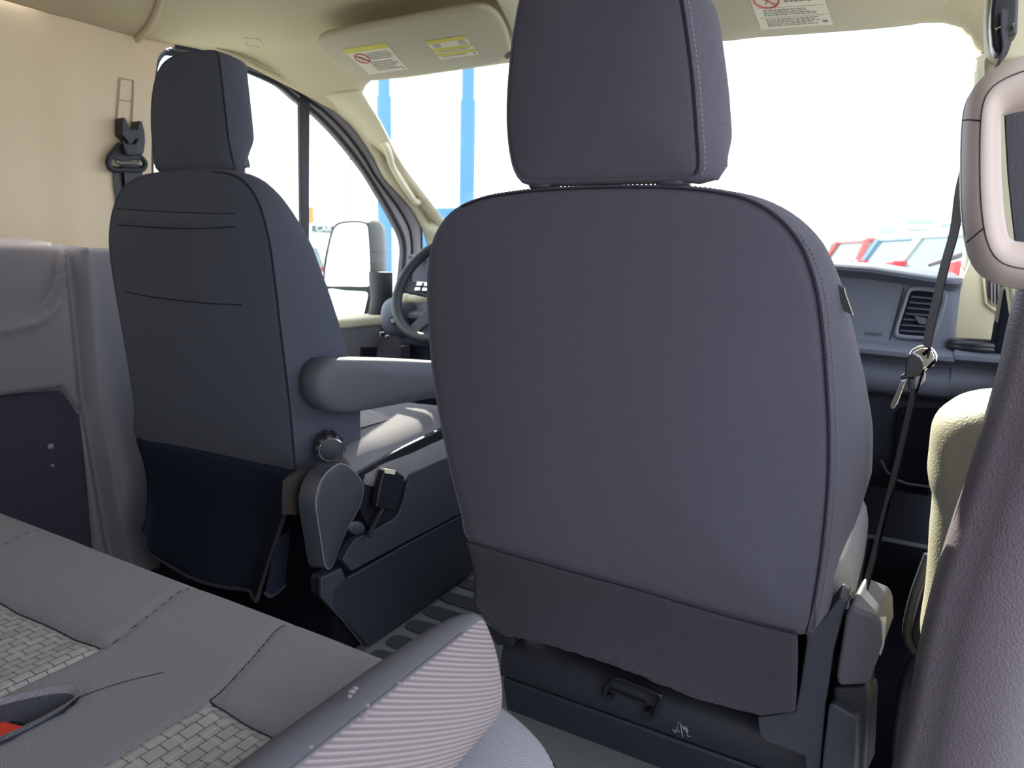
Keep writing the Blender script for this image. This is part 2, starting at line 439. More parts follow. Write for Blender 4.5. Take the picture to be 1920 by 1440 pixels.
# raised welt across the headliner
mb = MB(); wl = [ceil_pt(x, y, -.004) for x, y in [(308,-30), (300,0), (292,22), (280,45), (262,66), (248,76)]]
mb.tube(catmull(wl, 30), .008, 10); build(mb, 'welt', 'head', ce)
mb = MB(); rr = []
for k in range(28):
    t = 2*pi*k/28
    rr.append(ceil_pt(473 + 17*math.copysign(abs(cos(t))**.5, cos(t)), 79 + 7*math.copysign(abs(sin(t))**.5, sin(t)) + 4*cos(t), -.001))
mb.tube(rr, .0016, 6, True); build(mb, 'embossed_badge', 'pillar', ce)

# left wall, upper and lower panel
def wall_top(u, v):
    y = -1.2 + 2.46*u
    z0, z1 = .868 + .03*sst(y, 1.0, .6) , 1.385
    z = z0 + (z1-z0)*v
    x = WL - .018*sst(y, .955, .90) - .02*v*v + .02*sst(z, 1.30, 1.385)
    return V((x, y, z))
# rear edge of the window opening trims the upper panel
mb = MB()
edge = catmull([aX(352,88,WL), aX(325,88,WL), aX(305,94,WL), aX(295,108,WL), aX(290,135,WL), aX(286,180,WL), aX(283,240,WL), aX(282,330,WL), aX(284,470,WL)], 41)
def wtop(u, v):
    e = edge[40 - round(v*40)]
    y = -3.0 + (e.y+3.0)*u
    x = WL - .022*sst(y, .96, .90) + .004*sst(u, .9, 1)
    zl = .864 + .025*sst(y, 1.0, .78)
    zt = 1.392
    e0, e1 = edge[-1].z, edge[0].z
    z = zl + (zt-zl)*((e.z-e0)/(e1-e0))
    z = z*(1-sst(u, .965, 1)) + e.z*sst(u, .965, 1)
    return V((x, y, z))
mb.grid(wtop, 170, 40)
wu = build(mb, 'wall_left', 'wallc', angle=60); struct(wu, 'cream plastic side panel behind the driver', 'wall')
def wall_low(u, v):
    y = (-3.0 + 3.5*u/.25 if u < .25 else .5 + .72*(u-.25)/.75); z = (.867 + .025*sst(y, 1.0, .78))*v
    d = 0.0
    # scooped recess under the cream panel
    zb = interp(y, [(.5, .665), (.80, .695), (.86, .706), (.89, .722), (.915, .75), (.93, .79), (.94, .86)])
    k = sst(z, zb-.012, zb+.012)*sst(y, .955, .925)
    d -= .028*k
    d += .006*exp(-((z-zb+.012)/.014)**2)*sst(y, .95, .93)
    # carpeted lower recess
    zl = .535 - .06*sst(y, .90, .945)
    d -= .016*sst(z, zl+.008, zl-.008)*sst(y, .955, .935)
    # groove and pillar ridge
    yc = interp(z, [(0, 1.0), (.15, .985), (.5, .955), (.86, .95)])
    d -= .020*exp(-((y-yc)/.014)**2)
    d += .012*exp(-((y-yc-.032)/.012)**2)
    return V((WL - .008 + d - .018*sst(z, .855, .885), y, z))
mb = MB()
NUw, NVw = 300, 150
for i in range(NUw+1):
    for j in range(NVw+1): mb.v.append(wall_low(i/NUw, j/NVw))
for i in range(NUw):
    for j in range(NVw):
        a = i*(NVw+1)+j; mb.f.append([a, a+NVw+1, a+NVw+2, a+1])
        u = (i+.5)/NUw; y, z = (-3.0 + 3.5*u/.25 if u < .25 else .5 + .72*(u-.25)/.75), .89*(j+.5)/NVw
        mb.m.append(1 if (z < .535-.06*sst(y, .90, .945) and y < .945) else 0)
wlw = build(mb, 'wall_left_lower', ['wallk', 'carpetw'], angle=70); struct(wlw, 'dark grey lower side panel with a scooped recess behind the driver', 'wall')
mb = MB()
for px, py, r in ((95,837,.007), (98,873,.004)):
    mb.ell(aX(px, py, WL-.022), .004, r, r)
build(mb, 'trim_clip', 'frame', wlw)

# driver's door
dr = empty('door_1', (WL, 1.7, 0), 'driver door with a black framed window and grey lower panel', 'door'); dr['kind'] = 'structure'
mb = MB(); mb.box((-1.0, 1.215, .0), (WL, 2.3, .62)); build(mb, 'door_panel', 'wallk', dr, bevel=.02)
mb = MB(); mb.box((-1.04, 1.215, .605), (WL+.005, 2.3, .643)); build(mb, 'window_sill', 'pillar', dr, bevel=.012)
inner = [(310,98), (400,110), (440,123), (480,139), (525,160), (558,187), (595,215), (636,257), (674,305), (706,354), (737,406), (757,451), (757,500), (745,600)]
grey = [(325,92), (400,104), (450,118), (501,137), (563,167), (619,205), (654,240), (695,295), (730,347), (761,400), (772,434), (775,486), (770,600)]
outer = [(325,88), (400,99), (480,130), (549,156), (619,198), (667,243), (702,295), (720,333), (765,382), (786,417), (789,451), (789,520), (785,600)]
mb = MB(); mb.tube(catmull([aX(x, y, -.955) for x, y in inner], 60), .008, 10)
mb.tube(catmull([aX(x, y, -.955) for x, y in [(310,98), (299,108), (291,130), (288,180), (285,240), (284,330), (286,470)]], 30), .006, 8)
build(mb, 'glass_seal', 'rubber', dr)
Fi = catmull([aX(x, y, -.952) for x, y in inner], 70); Fo = catmull([aX(x, y, -.940) for x, y in outer], 70)
mb = MB(); mb.loft([[a.lerp(b, t) + V((d, 0, 0)) for t, d in ((-.1, -.02), (.0, .0), (.25, .004), (.45, -.004), (.6, .012), (.85, .014), (1.05, .004), (1.3, -.02))] for a, b in zip(Fi, Fo)], False); build(mb, 'window_frame', 'frame', dr, angle=60)
mb = MB(); mb.tube([a.lerp(b, .45) + V((.001, 0, 0)) for a, b in zip(Fi, Fo)], .004, 8); build(mb, 'frame_seal', 'rubber', dr)
mb = MB(); mb.tube(catmull([aX(x, y, -.932) for x, y in outer], 60), .0075, 10); build(mb, 'door_seal', 'rubber', dr)
mb = MB()
mb.prism([aX(556,178,-.96), aX(575,190,-.96), aX(574,480,-.96), aX(560,480,-.96)], (.015, 0, 0)); build(mb, 'window_divider', 'rubber', dr, bevel=.003)
pan = [aX(x, y, -.962) for x, y in inner]
pan += [V((-.962, 2.08, .64)), V((-.962, 1.24, .64)), aX(286,330,-.962), aX(291,130,-.962)]
mb = MB(); mb.prism(pan, (-.004, 0, 0)); w1 = build(mb, 'window_pane', 'pane', dr)
mb = MB(); mb.prism([aX(676,650,WL+.002), aX(706,650,WL+.002), aX(703,672,WL+.002), aX(676,674,WL+.002)], (.008, 0, 0)); build(mb, 'switch_plate', 'black', dr, bevel=.003)
mb = MB(); mb.box((-.922, 2.02, .565), (-.908, 2.045, .585)); mb.box((-.922, 2.05, .555), (-.908, 2.07, .57)); build(mb, 'switch', 'chrome', dr, bevel=.004)

# left pillar trim
A = [(585,178), (610,190), (640,213), (667,239), (702,290), (722,330), (765,378), (786,412), (800,450), (806,500)]
W = [(676,166), (690,190), (704,212), (720,240), (745,290), (770,330), (805,375), (822,398), (845,430), (880,475)]
A3 = catmull([aX(x, y, -.925) for x, y in A], 41); W3 = catmull([aW(x, y) for x, y in W], 41)
def pilf(u, v):
    a, b = A3[round(u*40)], W3[round(u*40)]
    p = a.lerp(b, v); nn = (CAM - p).normalized()
    return p + nn*(.022*sin(pi*v) - .055*exp(-((v-.45)/.27)**4)*sst(u, .28, .34)*sst(u, .82, .76))
mb = MB(); mb.grid(pilf, 40, 24)
pl = build(mb, 'trim_1', 'pillar', angle=70); struct(pl, 'cream windscreen pillar trim on the driver side', 'pillar trim')
sd = pl.modifiers.new('thick', 'SOLIDIFY'); sd.thickness = .01; sd.offset = -1
mb = MB(); seam = [pilf(.1, k/10) + (CAM-pilf(.1, k/10)).normalized()*.001 for k in range(11)]; mb.tube(seam, .0013, 6); build(mb, 'seam', 'ink', pl)

# grab handle on the left pillar
def toward(px, py, pt, d):  # a point at pixel on windscreen-side surface lifted toward the room
    p = pt; return p
hp = []
for px, py, lift in [(716,268,.0), (724,274,.022), (730,292,.036), (736,312,.040), (752,340,.040), (768,364,.040), (779,378,.034), (786,374,.02), (786,366,.0)]:
    # depth from the pillar surface
    best = min(((pilf(i/40, j/16), 0) for i in range(41) for j in range(17)), key=lambda q: (q[0]-CAM-(ray(px, py)*((q[0]-CAM).dot(ray(px, py))/ray(px, py).dot(ray(px, py))))).length)[0]
    dd = ray(px, py).normalized(); t = (best-CAM).dot(dd)
    hp.append(CAM + dd*(t - lift*2.2 + .004))
mb = MB(); mb.tube(catmull(hp, 40), [.015 if (i < 5 or i > 34) else .0118 for i in range(40)], 12)
gh = build(mb, 'grab_handle', 'pillar'); tag(gh, 'cream curved grab handle on the driver side windscreen pillar', 'handle')

# windscreen
mb = MB(); mb.prism([aW(670,150), aW(955,100), aW(1340,60), aW(1770,30), aW(1850,100), V((.98, 2.6, WSP.z-.68*.82)), V((-.98, 2.6, WSP.z-.68*.82))], WSN*.005)
ws = build(mb, 'window_1', 'pane'); struct(ws, 'wide raked windscreen of clear glass', 'window')

# right pillar trim
mb = MB()
Rl = catmull([aW(1836,100), aW(1834,150), aW(1829,260), aW(1822,380), aW(1814,470), aW(1806,520)], 21)
def rpil(u, v):
    p = Rl[round(u*20)]
    return V((p.x + .13*v, p.y - .35*v*(.4+.6*u) , p.z - .02*v)) + V((-.012*sin(pi*v), 0, 0))
mb.grid(rpil, 20, 10)
pr = build(mb, 'trim_2', 'pillar', angle=70); struct(pr, 'cream windscreen pillar trim on the passenger side', 'pillar trim')
sd = pr.modifiers.new('thick', 'SOLIDIFY'); sd.thickness = .012; sd.offset = -1
# lower corner panel with its vent
cp = empty('trim_3', (.96, 2.08, .66), 'cream corner panel with a small vent right of the dashboard', 'corner panel'); cp['kind'] = 'structure'
mb = MB(); mb.prism([aY(x, y, 2.10) for x, y in [(1788,648), (1788,560), (1793,533), (1806,520), (1816,498), (1822,470), (1832,440), (1900,440), (1900,560), (1868,648)]], (0, .04, 0)); build(mb, 'panel', 'pillar', cp, bevel=.006)
mb = MB(); fr_ = [aY(x, y, 2.095) for x, y in [(1846,508), (1848,560), (1852,572), (1884,592), (1888,584), (1886,520), (1880,510)]]
mb.tube(catmull(fr_, 40, True), .003, 6, True); build(mb, 'vent_surround', 'pillar', cp)
mb = MB(); mb.prism([aY(x, y, 2.092) for x, y in [(1851,522), (1852,556), (1856,563), (1880,578), (1882,530), (1876,520)]], (0, .006, 0)); ov = build(mb, 'vent_opening', 'black', cp)
mb = MB()
for x in (1858, 1864, 1871): mb.prism([aY(x, 520, 2.088), aY(x+3, 520, 2.088), aY(x+3, 572, 2.088), aY(x, 570, 2.088)], (0, .004, 0))
build(mb, 'vent_slat', 'frame', cp)
# passenger door edge, sill and dark door panel
d2 = empty('door_2', (1.03, 1.6, 0), 'passenger door with a dark inner panel and red reflector', 'door'); d2['kind'] = 'structure'
mb = MB(); mb.prism([aY(x, y, 1.9) for x, y in [(1862,660), (1882,540), (1935,530), (1935,670)]], (0, .1, 0)); build(mb, 'door_edge', 'void', d2, bevel=.006)
mb = MB(); mb.box((1.0, 1.15, .0), (1.04, 2.4, .66)); build(mb, 'door_panel', 'dashd', d2, bevel=.015)
Yd = 1.22
mb = MB(); mb.prism([aY(x, y, Yd) for x, y in [(1740,1070), (1722,1130), (1708,1180), (1706,1210), (1712,1224), (1694,1250), (1682,1300), (1672,1370), (1668,1440), (1666,1560), (1800,1560), (1800,1070)]], (0, .04, 0)); pk = build(mb, 'map_pocket', 'plast', d2, bevel=.008)
mb = MB(); mb.tube(catmull([aY(x, y, Yd-.01) for x, y in [(1741,1040), (1728,1075), (1714,1115), (1703,1160), (1700,1185), (1703,1205), (1714,1224)]], 30), .0065, 10); build(mb, 'pull_handle', 'plast2', d2)
mb = MB(); mb.prism([aY(x, y, Yd-.012) for x, y in [(1721,1352), (1742,1350), (1740,1382), (1722,1384)]], (0, .012, 0)); build(mb, 'reflector', 'reflector', d2, bevel=.002)

# door pillar (B pillar) on the right
mb = MB(); secs = []
left_edge = [(1912,540), (1893,620), (1876,700), (1858,765), (1830,860), (1800,952), (1770,1045), (1745,1130), (1722,1230), (1706,1320), (1690,1390), (1676,1450), (1650,1560)]
for p in catmull([aY(x, y, .885) for x, y in left_edge], 30):
    x, z = p.x, p.z
    rt = .125 - .02*sst(z, .8, .3)
    secs.append([V((x+.012, .96, z)), V((x+.001, .93, z)), V((x, .895, z)), V((x+.004, .876, z)), V((x+.012, .866, z)), V((x+.022, .862, z)), V((x+.03, .850, z)), V((x+.045, .838, z)), V((x+.07, .828, z)), V((x+rt, .822, z)), V((x+rt+.01, .832, z)), V((x+rt+.012, .86, z)), V((x+rt+.012, .96, z))])
mb.loft(secs, True, True, True)
bp_ = build(mb, 'trim_4', 'leather', angle=60); struct(bp_, 'grey leather grained door pillar trim at the right', 'pillar trim')
# rear seal of the pillar
mb = MB(); mb.tube(catmull([p + V((.125, -.005, 0)) for p in catmull([aY(x, y, .86) for x, y in left_edge], 12)], 24), .012, 8); build(mb, 'door_seal', 'rubber', bp_)
mb = MB(); mb.tube(catmull([p + V((.165, -.01, 0)) for p in catmull([aY(x, y, .86) for x, y in left_edge], 12)], 24), .02, 8); build(mb, 'sill_flange', 'frame', bp_)
# retractor cover bulging forward of the pillar
mb = MB(); secs = []
lp = [(1870,749), (1842,750), (1815,754), (1790,761), (1768,774), (1754,792), (1747,812), (1743,849), (1739,897), (1747,930), (1748,952), (1743,1008), (1740,1063), (1734,1130), (1725,1195), (1730,1240), (1738,1275), (1742,1330), (1744,1440)]
L3 = catmull([aY(x, y, 1.05) for x, y in lp], 60)
for p in L3:
    xx = max(p.x + .03, 1.0)
    secs.append([V((p.x+.06, 1.20, p.z)), V((p.x+.012, 1.16, p.z)), V((p.x, 1.10, p.z)), V((p.x+.001, 1.05, p.z)), V((p.x+.008, 1.02, p.z-.002)), V((p.x+.025, 1.0, p.z-.005)), V((p.x+.06, .985, p.z-.006)), V((xx, .98, p.z-.006)), V((xx, 1.2, p.z))])
mb.loft(secs, True, True, True)
rc = build(mb, 'retractor_cover', 'leather', bp_, angle=70)
K['retr'] = mat('sunlit_grained_trim', (.40, .38, .30), .5, spec=.4, bump=('leather', 430, .6)); rc.data.materials[0] = K['retr']  # grey grained trim with the sunlight painted in as cream
# upper pillar
mb = MB(); mb.prism([aY(x, y, 1.02) for x, y in [(1852,-60), (1849,30), (1850,70), (1856,102), (1870,112), (1910,112), (2020,112), (2020,-60)]], (0, .05, 0))
mb.prism([aY(x, y, 1.05) for x, y in [(1846,105), (1846,180), (1880,470), (1905,640), (2050,640), (2050,105)]], (0, .04, 0))
bu = build(mb, 'trim_5', 'pillar', bevel=.006); struct(bu, 'cream upper door pillar behind the putty handle', 'pillar trim')

# ================================================================== DASHBOARD
ds = empty('dashboard', (0, 2.1, .3), 'slate grey dashboard running under the windscreen', 'dashboard')
prof = [(2.55,.874), (2.30,.868), (2.05,.863), (1.99,.863), (1.972,.861), (1.966,.856), (1.968,.848), (1.990,.840), (2.006,.830), (2.000,.80), (1.966,.705), (1.962,.694), (1.955,.686), (1.935,.682), (1.905,.678), (1.893,.670), (1.893,.660), (1.905,.652), (1.935,.648), (1.938,.640), (1.925,.628), (1.912,.61), (1.915,.575), (1.935,.560), (1.955,.555), (1.962,.54), (1.985,.40), (2.05,.30), (2.3,.22)]
xs = [-.765, -.76, -.74, -.6, -.2, .2, .45, .6, .7, .78, .83, .86, .878, .888, .892]
mb = MB()
def dsec(x):
    dz = -.085*sst(x, .62, .9)*.33 if x > .6 else 0
    out = []
    for y, z in prof:
        k = 1.0
        yy = y
        if x > .86 and z > .684: yy = y + .03*((x-.86)/.032)**2
        if x < -.73 and z > .3: yy = y + .05*((-.73-x)/.035)**2
        out.append(V((x, yy, z + (dz + .008 if z > .70 else dz*.2))))
    return out
mb.loft([dsec(x) for x in xs], False)
# shelf continues to the door
mb.loft([[V((x, y, z)) for y, z in prof[13:]] for x in (.89, .95, 1.0)], False)
mb.box((.88, 2.0, .30), (1.0, 2.5, .684))
db = build(mb, 'body', ['dash', 'dashd'], ds, angle=50)
for p in db.data.polygons:
    zc = p.center.z + .3
    if zc < .565: p.material_index = 1
# top pad lit strip
FP0, FN = V((0, 2.000, .80)), V((0, -.095, -.022)).cross(V((1, 0, 0))).normalized()
FN = V((0, -.974, .226)); FN.normalize()      # outward normal of the slanted face
FN = V((1,0,0)).cross(V((0, -.034, -.095))).normalized()
if FN.y > 0: FN = -FN
def aD(px, py, lift=0.0): return at(px, py, FP0 + FN*lift, FN)
mb = MB(); mb.tube([aD(1697,530,.0005), aD(1690,560,.0005), aD(1667,643,.0005)], .0012, 6); build(mb, 'panel_gap', 'seam', ds); mb = MB(); mb.tube([aY(1722,652,1.90), aY(1720,668,1.892)], .0015, 6); build(mb, 'panel_gap', 'seam', ds)
mb = MB()
fro = catmull([aD(x, y, .002) for x, y in [(1709,538), (1735,538), (1768,543), (1776,552), (1773,575), (1757,622), (1748,636), (1735,638), (1690,635), (1678,630), (1679,615), (1693,570), (1701,545)]], 60, True)
fri = catmull([aD(x, y, .002) for x, y in [(1713,546), (1735,547), (1762,551), (1767,558), (1763,578), (1749,620), (1742,629), (1732,631), (1692,628), (1685,624), (1687,610), (1699,572), (1706,551)]], 60, True)
mb.loft([[p - FN*.004 for p in fro], [p + FN*.004 for p in fro], [p + FN*.006 for p in [a.lerp(b, .4) for a, b in zip(fro, fri)]], [p + FN*.004 for p in fri], [p - FN*.012 for p in fri]], True)
vf = build(mb, 'vent_surround', 'plast2', ds); K['dashl'] = mat('pale_and_sunlit_slate', (.10, .115, .155), .5, spec=.4); vf.data.materials[0] = K['dashl']
mb = MB(); mb.add([p + FN*.0035 for p in fri], [tuple(range(60))]); vo = build(mb, 'vent_opening', 'void', ds)
for k in range(7):
    t = (k+.7)/7.6
    a = aD(1711-27*t, 548+80*t, .004); b = aD(1765-24*t, 553+79*t, .004)
    q = MB(); q.prism([a, b, b + V((0, 0, -.0042)), a + V((0, 0, -.0042))], -FN*-.004 + V((0, -.002, 0))); build(q, 'vent_slat', 'plast2', ds)
mb = MB(); mb.prism([aD(1713,592,.009), aD(1738,598,.009), aD(1735,610,.009), aD(1722,608,.009)], FN*.006); build(mb, 'vent_tab', 'plast2', ds, bevel=.0015)
mb = MB(); cc = aZ(1838,644,.700); cc = V((.945, 1.955, .690))
mb.tube([cc + V((.062*cos(t*pi/20), .048*sin(t*pi/20), .004)) for t in range(40)], .008, 10, True)
mb.tube([cc + V((.062*cos(t*pi/20), .048*sin(t*pi/20), -.004)) for t in range(40)], .008, 10, True)
build(mb, 'cup_ring', 'black', ds)
mb = MB(); mb.prism([aD(1742 + 24*cos(t*pi/16), 531 + 1.5*cos(t*pi/16) + 5*sin(t*pi/16), .001) for t in range(32)], FN*.002); build(mb, 'speaker_grille', 'dashd', ds)
mb = MB(); mb.disc(cc + V((0, 0, -.012)), (0, 0, 1), .05, .006); build(mb, 'cup_well', 'void', ds)
mb = MB(); mb.prism([aY(x, y, 1.945) for x, y in [(1680,775), (1688,765), (1780,768), (1790,910), (1672,905)]], (0, .02, 0)); build(mb, 'glove_recess', 'void', ds, bevel=.006)
mb = MB(); mb.tube([aY(x, y, 1.94) for x, y in [(1682,900), (1700,907), (1740,913), (1790,915)]], .004, 6)
mb.tube([aY(x, y, 1.93) for x, y in [(1652,862), (1660,880), (1668,890)]], .0035, 6); build(mb, 'tray_lip', 'plast2', ds)
mb = MB(); mb.tube([aY(1629,737,1.955), aY(1627,800,1.955), aY(1622,900,1.97)], .0015, 6); build(mb, 'glove_gap', 'void', ds)
MT = Matrix.Translation(aD(1640,626,.0008)) @ Matrix(((1,0,0),(0,-FN.z,FN.y),(0,-FN.y*1.0,FN.z))).to_4x4()
ux = V((1,0,0)); uz = FN; uy = uz.cross(ux)
MT = Matrix((ux, uy, uz)).transposed().to_4x4(); MT.translation = aD(1637,626,.0006)
text('AIRBAG', .012, MT, 'dashd', 'airbag_lettering', ds)
# left end pod, knob, stalks
mb = MB(); pc = aX(748,594,-.74)
mb.ell(pc, .056, .06, .068, e=.8); build(mb, 'side_pod', 'dash', ds).data.materials[0] = K['dashl']  # paler slate paints the sun falling on the pod
mb = MB(); mb.disc(aX(740,600,-.695), (.45, -.85, 0), .017, .012, r2=.015); mb.disc(aX(738,600,-.685), (.45, -.85, 0), .008, .016, mt=1); build(mb, 'light_switch', ['black', 'chrome'], ds)
mb = MB(); mb.prism([aY(x, y, 1.95) for x, y in [(757,648), (774,645), (775,672), (757,672)]], (0, -.02, 0)); build(mb, 'fuse_switch', 'black', ds, bevel=.004)

# ------------------------------------------------------------------ steering wheel
SC = V((-.455, 1.80, .772)); tl = radians(33)
sax = V((0, -cos(tl), sin(tl)))            # axis towards the driver
su = V((1, 0, 0)); sv = sax.cross(su).normalized()
if sv.z < 0: sv = -sv
sw = empty('steering_wheel', SC - V((0, 0, .2)), 'black steering wheel ahead of the driver seat', 'steering wheel')
mb = MB(); Rw = .182
mb.tube([SC + (su*cos(2*pi*k/72) + sv*sin(2*pi*k/72))*Rw for k in range(72)], .0165, 14, True); build(mb, 'rim', 'plast', sw)
mb = MB(); mb.ell(SC - sax*.03, .075, .03, .06, M=Matrix((su, -sax, sv)).transposed(), e=.8); build(mb, 'hub', 'plast', sw)
for a in (180, 0, 245, 295):
    d = su*cos(radians(a)) + sv*sin(radians(a)); w = sv*cos(radians(a)) - su*sin(radians(a))
    q = MB(); q.loft([[SC + d*r - w*h - sax*o, SC + d*r + w*h - sax*o, SC + d*r + w*h - sax*(o+.012), SC + d*r - w*h - sax*(o+.012)] for r, h, o in ((.05,.03,.02), (.11,.024,.014), (.18,.02,.0))], True, True, True)
    sp = build(q, 'spoke', 'plast2', sw, bevel=.004)
    if a == 180:
        q = MB()
        for k in range(2):
            for j in range(2):
                c = SC + d*(.085+.03*k) + w*(-.010+.018*j) - sax*.010
                q.box((-.011, -.006, -.006), (.011, .006, .006), M=Matrix.Translation(c) @ Matrix((d, -sax, w)).transposed().to_4x4())
        build(q, 'button', 'chrome', sp, bevel=.002)
mb = MB(); mb.loft([[SC - sax*o + (su*cos(t*pi/10) + sv*sin(t*pi/10)*1.0)*r for t in range(20)] for o, r in ((.05,.055), (.09,.07), (.2,.075))], True, True, True); build(mb, 'column_shroud', 'plast2', sw)
st = SC - sax*.085
mb = MB(); mb.tube([st, st - su*.08, st - su*.2 + sv*.0], [.011, .012, .013], 12); mb.ell(st - su*.215, .03, .014, .016); sk = build(mb, 'stalk', 'pillar', sw)  # cream colour paints the sunlight on the stalk
# instrument hood behind the wheel
mb = MB(); mb.loft([[V((x, y, z)) for x, z in [(-.64, .80), (-.63, .885), (-.58, .925), (-.5, .94), (-.4, .93), (-.34, .90), (-.32, .80)]] for y in (1.93, 2.15)], True, True, True); build(mb, 'instrument_hood', 'dashd', ds, bevel=.012)

# ================================================================== VISORS
def visor(name, label, pix, pt, nrm):
    root = empty(name, V(pt), label, 'sun visor')
    n = V(nrm).normalized(); pts = catmull([at(x, y, pt, n) for x, y in pix], 90, True)
    c = sum(pts, V())/90; mb = MB()
    mb.loft([[c + (p-c)*.02 - n*.000 for p in pts], [c + (p-c)*.96 for p in pts], [c + (p-c)*.985 + n*.002 for p in pts], [p + n*.008 for p in pts], [c + (p-c)*.985 + n*.016 for p in pts], [c + (p-c)*.02 + n*.018 for p in pts]], True, True, True)
    build(mb, 'panel', 'visor', root, angle=80)
    return root, n
VN = V((0, .07, 1))
v1, vn = visor('sun_visor', 'driver side sun visor bearing two stickers with yellow bands', [(596,84), (602,74), (625,66), (700,52), (800,34), (870,21), (905,18), (928,27), (946,50), (956,82), (957,104), (945,112), (932,119), (820,136), (700,151), (682,155), (664,141), (642,133), (624,120), (606,102)], V((-.4, 1.55, 1.368)), VN)
v2, _ = visor('sun_visor', 'passenger side sun visor with a warning sticker, behind the large headrest', [(1335,79), (1420,73), (1520,66), (1640,57), (1722,48), (1736,41), (1744,29), (1762,20), (1778,6), (1779,-12), (1760,-50), (1715,-95), (1500,-85), (1340,-70), (1300,-40), (1310,40)], V((.5, 1.6, 1.385)), VN)
def sticker(root, pt, quad, items, name='warning_sticker'):
    """items: (u0,v0,u1,v1,mat) in the sticker's own frame, u along, v from its upper edge"""
    q = [at(x, y, pt, vn) - vn*.0012 for x, y in quad]
    def P(u, v, l=0): return (q[0].lerp(q[1], u)).lerp(q[3].lerp(q[2], u), v) - vn*l
    mb = MB(); mb.prism([P(0, 0), P(1, 0), P(1, 1), P(0, 1)], vn*.0008, 0)
    for u0, v0, u1, v1, mt in items:
        mb.prism([P(u0, v0, .0003), P(u1, v0, .0003), P(u1, v1, .0003), P(u0, v1, .0003)], vn*.0003, mt)
    return mb, P
def lines(u0, u1, v0, v1, n, mt=2):
    out = []
    for k in range(n):
        v = v0 + (v1-v0)*k/n; u = u0; end = u1 - random.random()*.25*(u1-u0)
        while u < end:
            w = random.uniform(.02, .075); out.append((u, v, min(end, u+w), v + (v1-v0)/n*.5, mt)); u += w + .013
    return out
def prohibit(mb, P, cu, cv, ru, rv, mt=3):
    ring = [P(cu + ru*cos(k*pi/16), cv + rv*sin(k*pi/16), .0006) for k in range(32)]
    mb.tube(ring, .0016, 6, True, mt); mb.tube([P(cu-ru*.7, cv-rv*.7, .0006), P(cu+ru*.7, cv+rv*.7, .0006)], .0016, 6, mt=mt)
    mb.tube([P(cu-.02, cv-rv*.5, .0004), P(cu+.03, cv, .0004), P(cu-.03, cv+rv*.5, .0004)], .001, 6, mt=2)
SM = ['label', 'ylw', 'ink', 'redink']
vp1 = V((-.4, 1.55, 1.368)); vp2 = V((.5, 1.6, 1.385))
mb, P = sticker(v1, vp1, [(641,92), (722,80), (766,129), (693,139)], [(0, 0, 1, .15, 1)] + lines(.42, .95, .24, .5, 4) + lines(.3, .95, .56, .92, 5) + [(.9, .9, .94, .95, 2)])
prohibit(mb, P, .23, .38, .15, .17); build(mb, 'warning_sticker', SM, v1)
mb, P = sticker(v1, vp1, [(797,77), (871,66), (898,101), (826,111)], [(0, 0, 1, .15, 1), (0, .42, 1, .55, 1), (0, .68, 1, .81, 1), (.4, .2, .68, .38, 0)] + lines(.1, .3, .18, .4, 4) + lines(.75, .95, .18, .4, 4) + lines(.1, .9, .58, .66, 1) + lines(.1, .9, .84, .92, 1) + [(.9, .86, .95, .93, 2)])
build(mb, 'warning_sticker', SM, v1)
mb, P = sticker(v2, vp2, [(1391,-45), (1530,-50), (1562,45), (1427,55)], [(0, 0, 1, .1, 1)] + lines(.45, .93, .2, .5, 5) + [(.05, .56, .97, .565, 2)] + lines(.12, .9, .6, .74, 4) + [(.05, .76, .97, .765, 2)] + lines(.12, .95, .79, .96, 5) + [(.88, .88, .95, .93, 2)])
prohibit(mb, P, .22, .42, .17, .14); build(mb, 'warning_sticker', SM, v2)
# visor clip and passenger visor arm
mb = MB(); mb.tube([at(950,106,vp1,vn), at(962,100,vp1,vn)], .006, 8); build(mb, 'pivot_clip', 'plast2', v1)
mb = MB(); mb.tube(catmull([at(x, y, vp2, vn) + vn*.012 for x, y in [(1728,44), (1742,42), (1762,36), (1778,14)]], 14), .009, 8); build(mb, 'pivot_arm', 'frame', v2)
# overhead console between the visors
mb = MB(); e0, e1 = aZ(922,-12,1.395), aZ(964,75,1.395)
mb.prism([e0, e1, e1 + V((.36, .02, 0)), e0 + V((.36, 0, 0))], (0, 0, .05)); oc = build(mb, 'overhead_console', 'pillar', bevel=.008)
tag(oc, 'pale overhead console on the headliner between the two sun visors', 'console')

# ================================================================== DRIVER SEAT
dseat = empty('front_seat', (-.46, 1.2, 0), 'driver seat with a fold-down armrest, its back pocket facing the rear bench', 'seat')
Dn = V((0, .983, .18)).normalized(); Dp = V((-.45, .90, 1.0))
back = [(258,822), (252,760), (240,680), (226,600), (214,530), (206,470), (206,430), (212,395), (225,362), (247,340), (282,328), (340,322), (400,322), (436,328), (462,345), (480,370), (493,405), (506,460), (517,540), (526,620), (536,700), (545,780), (551,850), (553,882), (520,876), (470,866), (400,850), (330,836)]
D = Pad(back, Dp, Dn, .016, 140)
def ddep(i, p): return interp(p.z, [(.42,.17), (.5,.175), (.6,.155), (.7,.13), (.8,.105), (.86,.09), (.92,.062), (.97,.036), (1.0,.028)])
def doff(i, p):
    k = max(0, D.out[i].x)
    return (.014 + .014*sst(p.z, .9, .7))*k - .004*(1-k)
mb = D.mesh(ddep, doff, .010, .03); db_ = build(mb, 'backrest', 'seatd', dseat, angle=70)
mb = MB(); idx = [i for i in range(140) if D.out[i].x > .1 or D.out[i].z > .4]
run = [D.surf(x, y, .0005) for x, y in back[12:24]]
mb.tube(catmull(run, 60), .0009, 6); build(mb, 'seam', 'seam', db_)
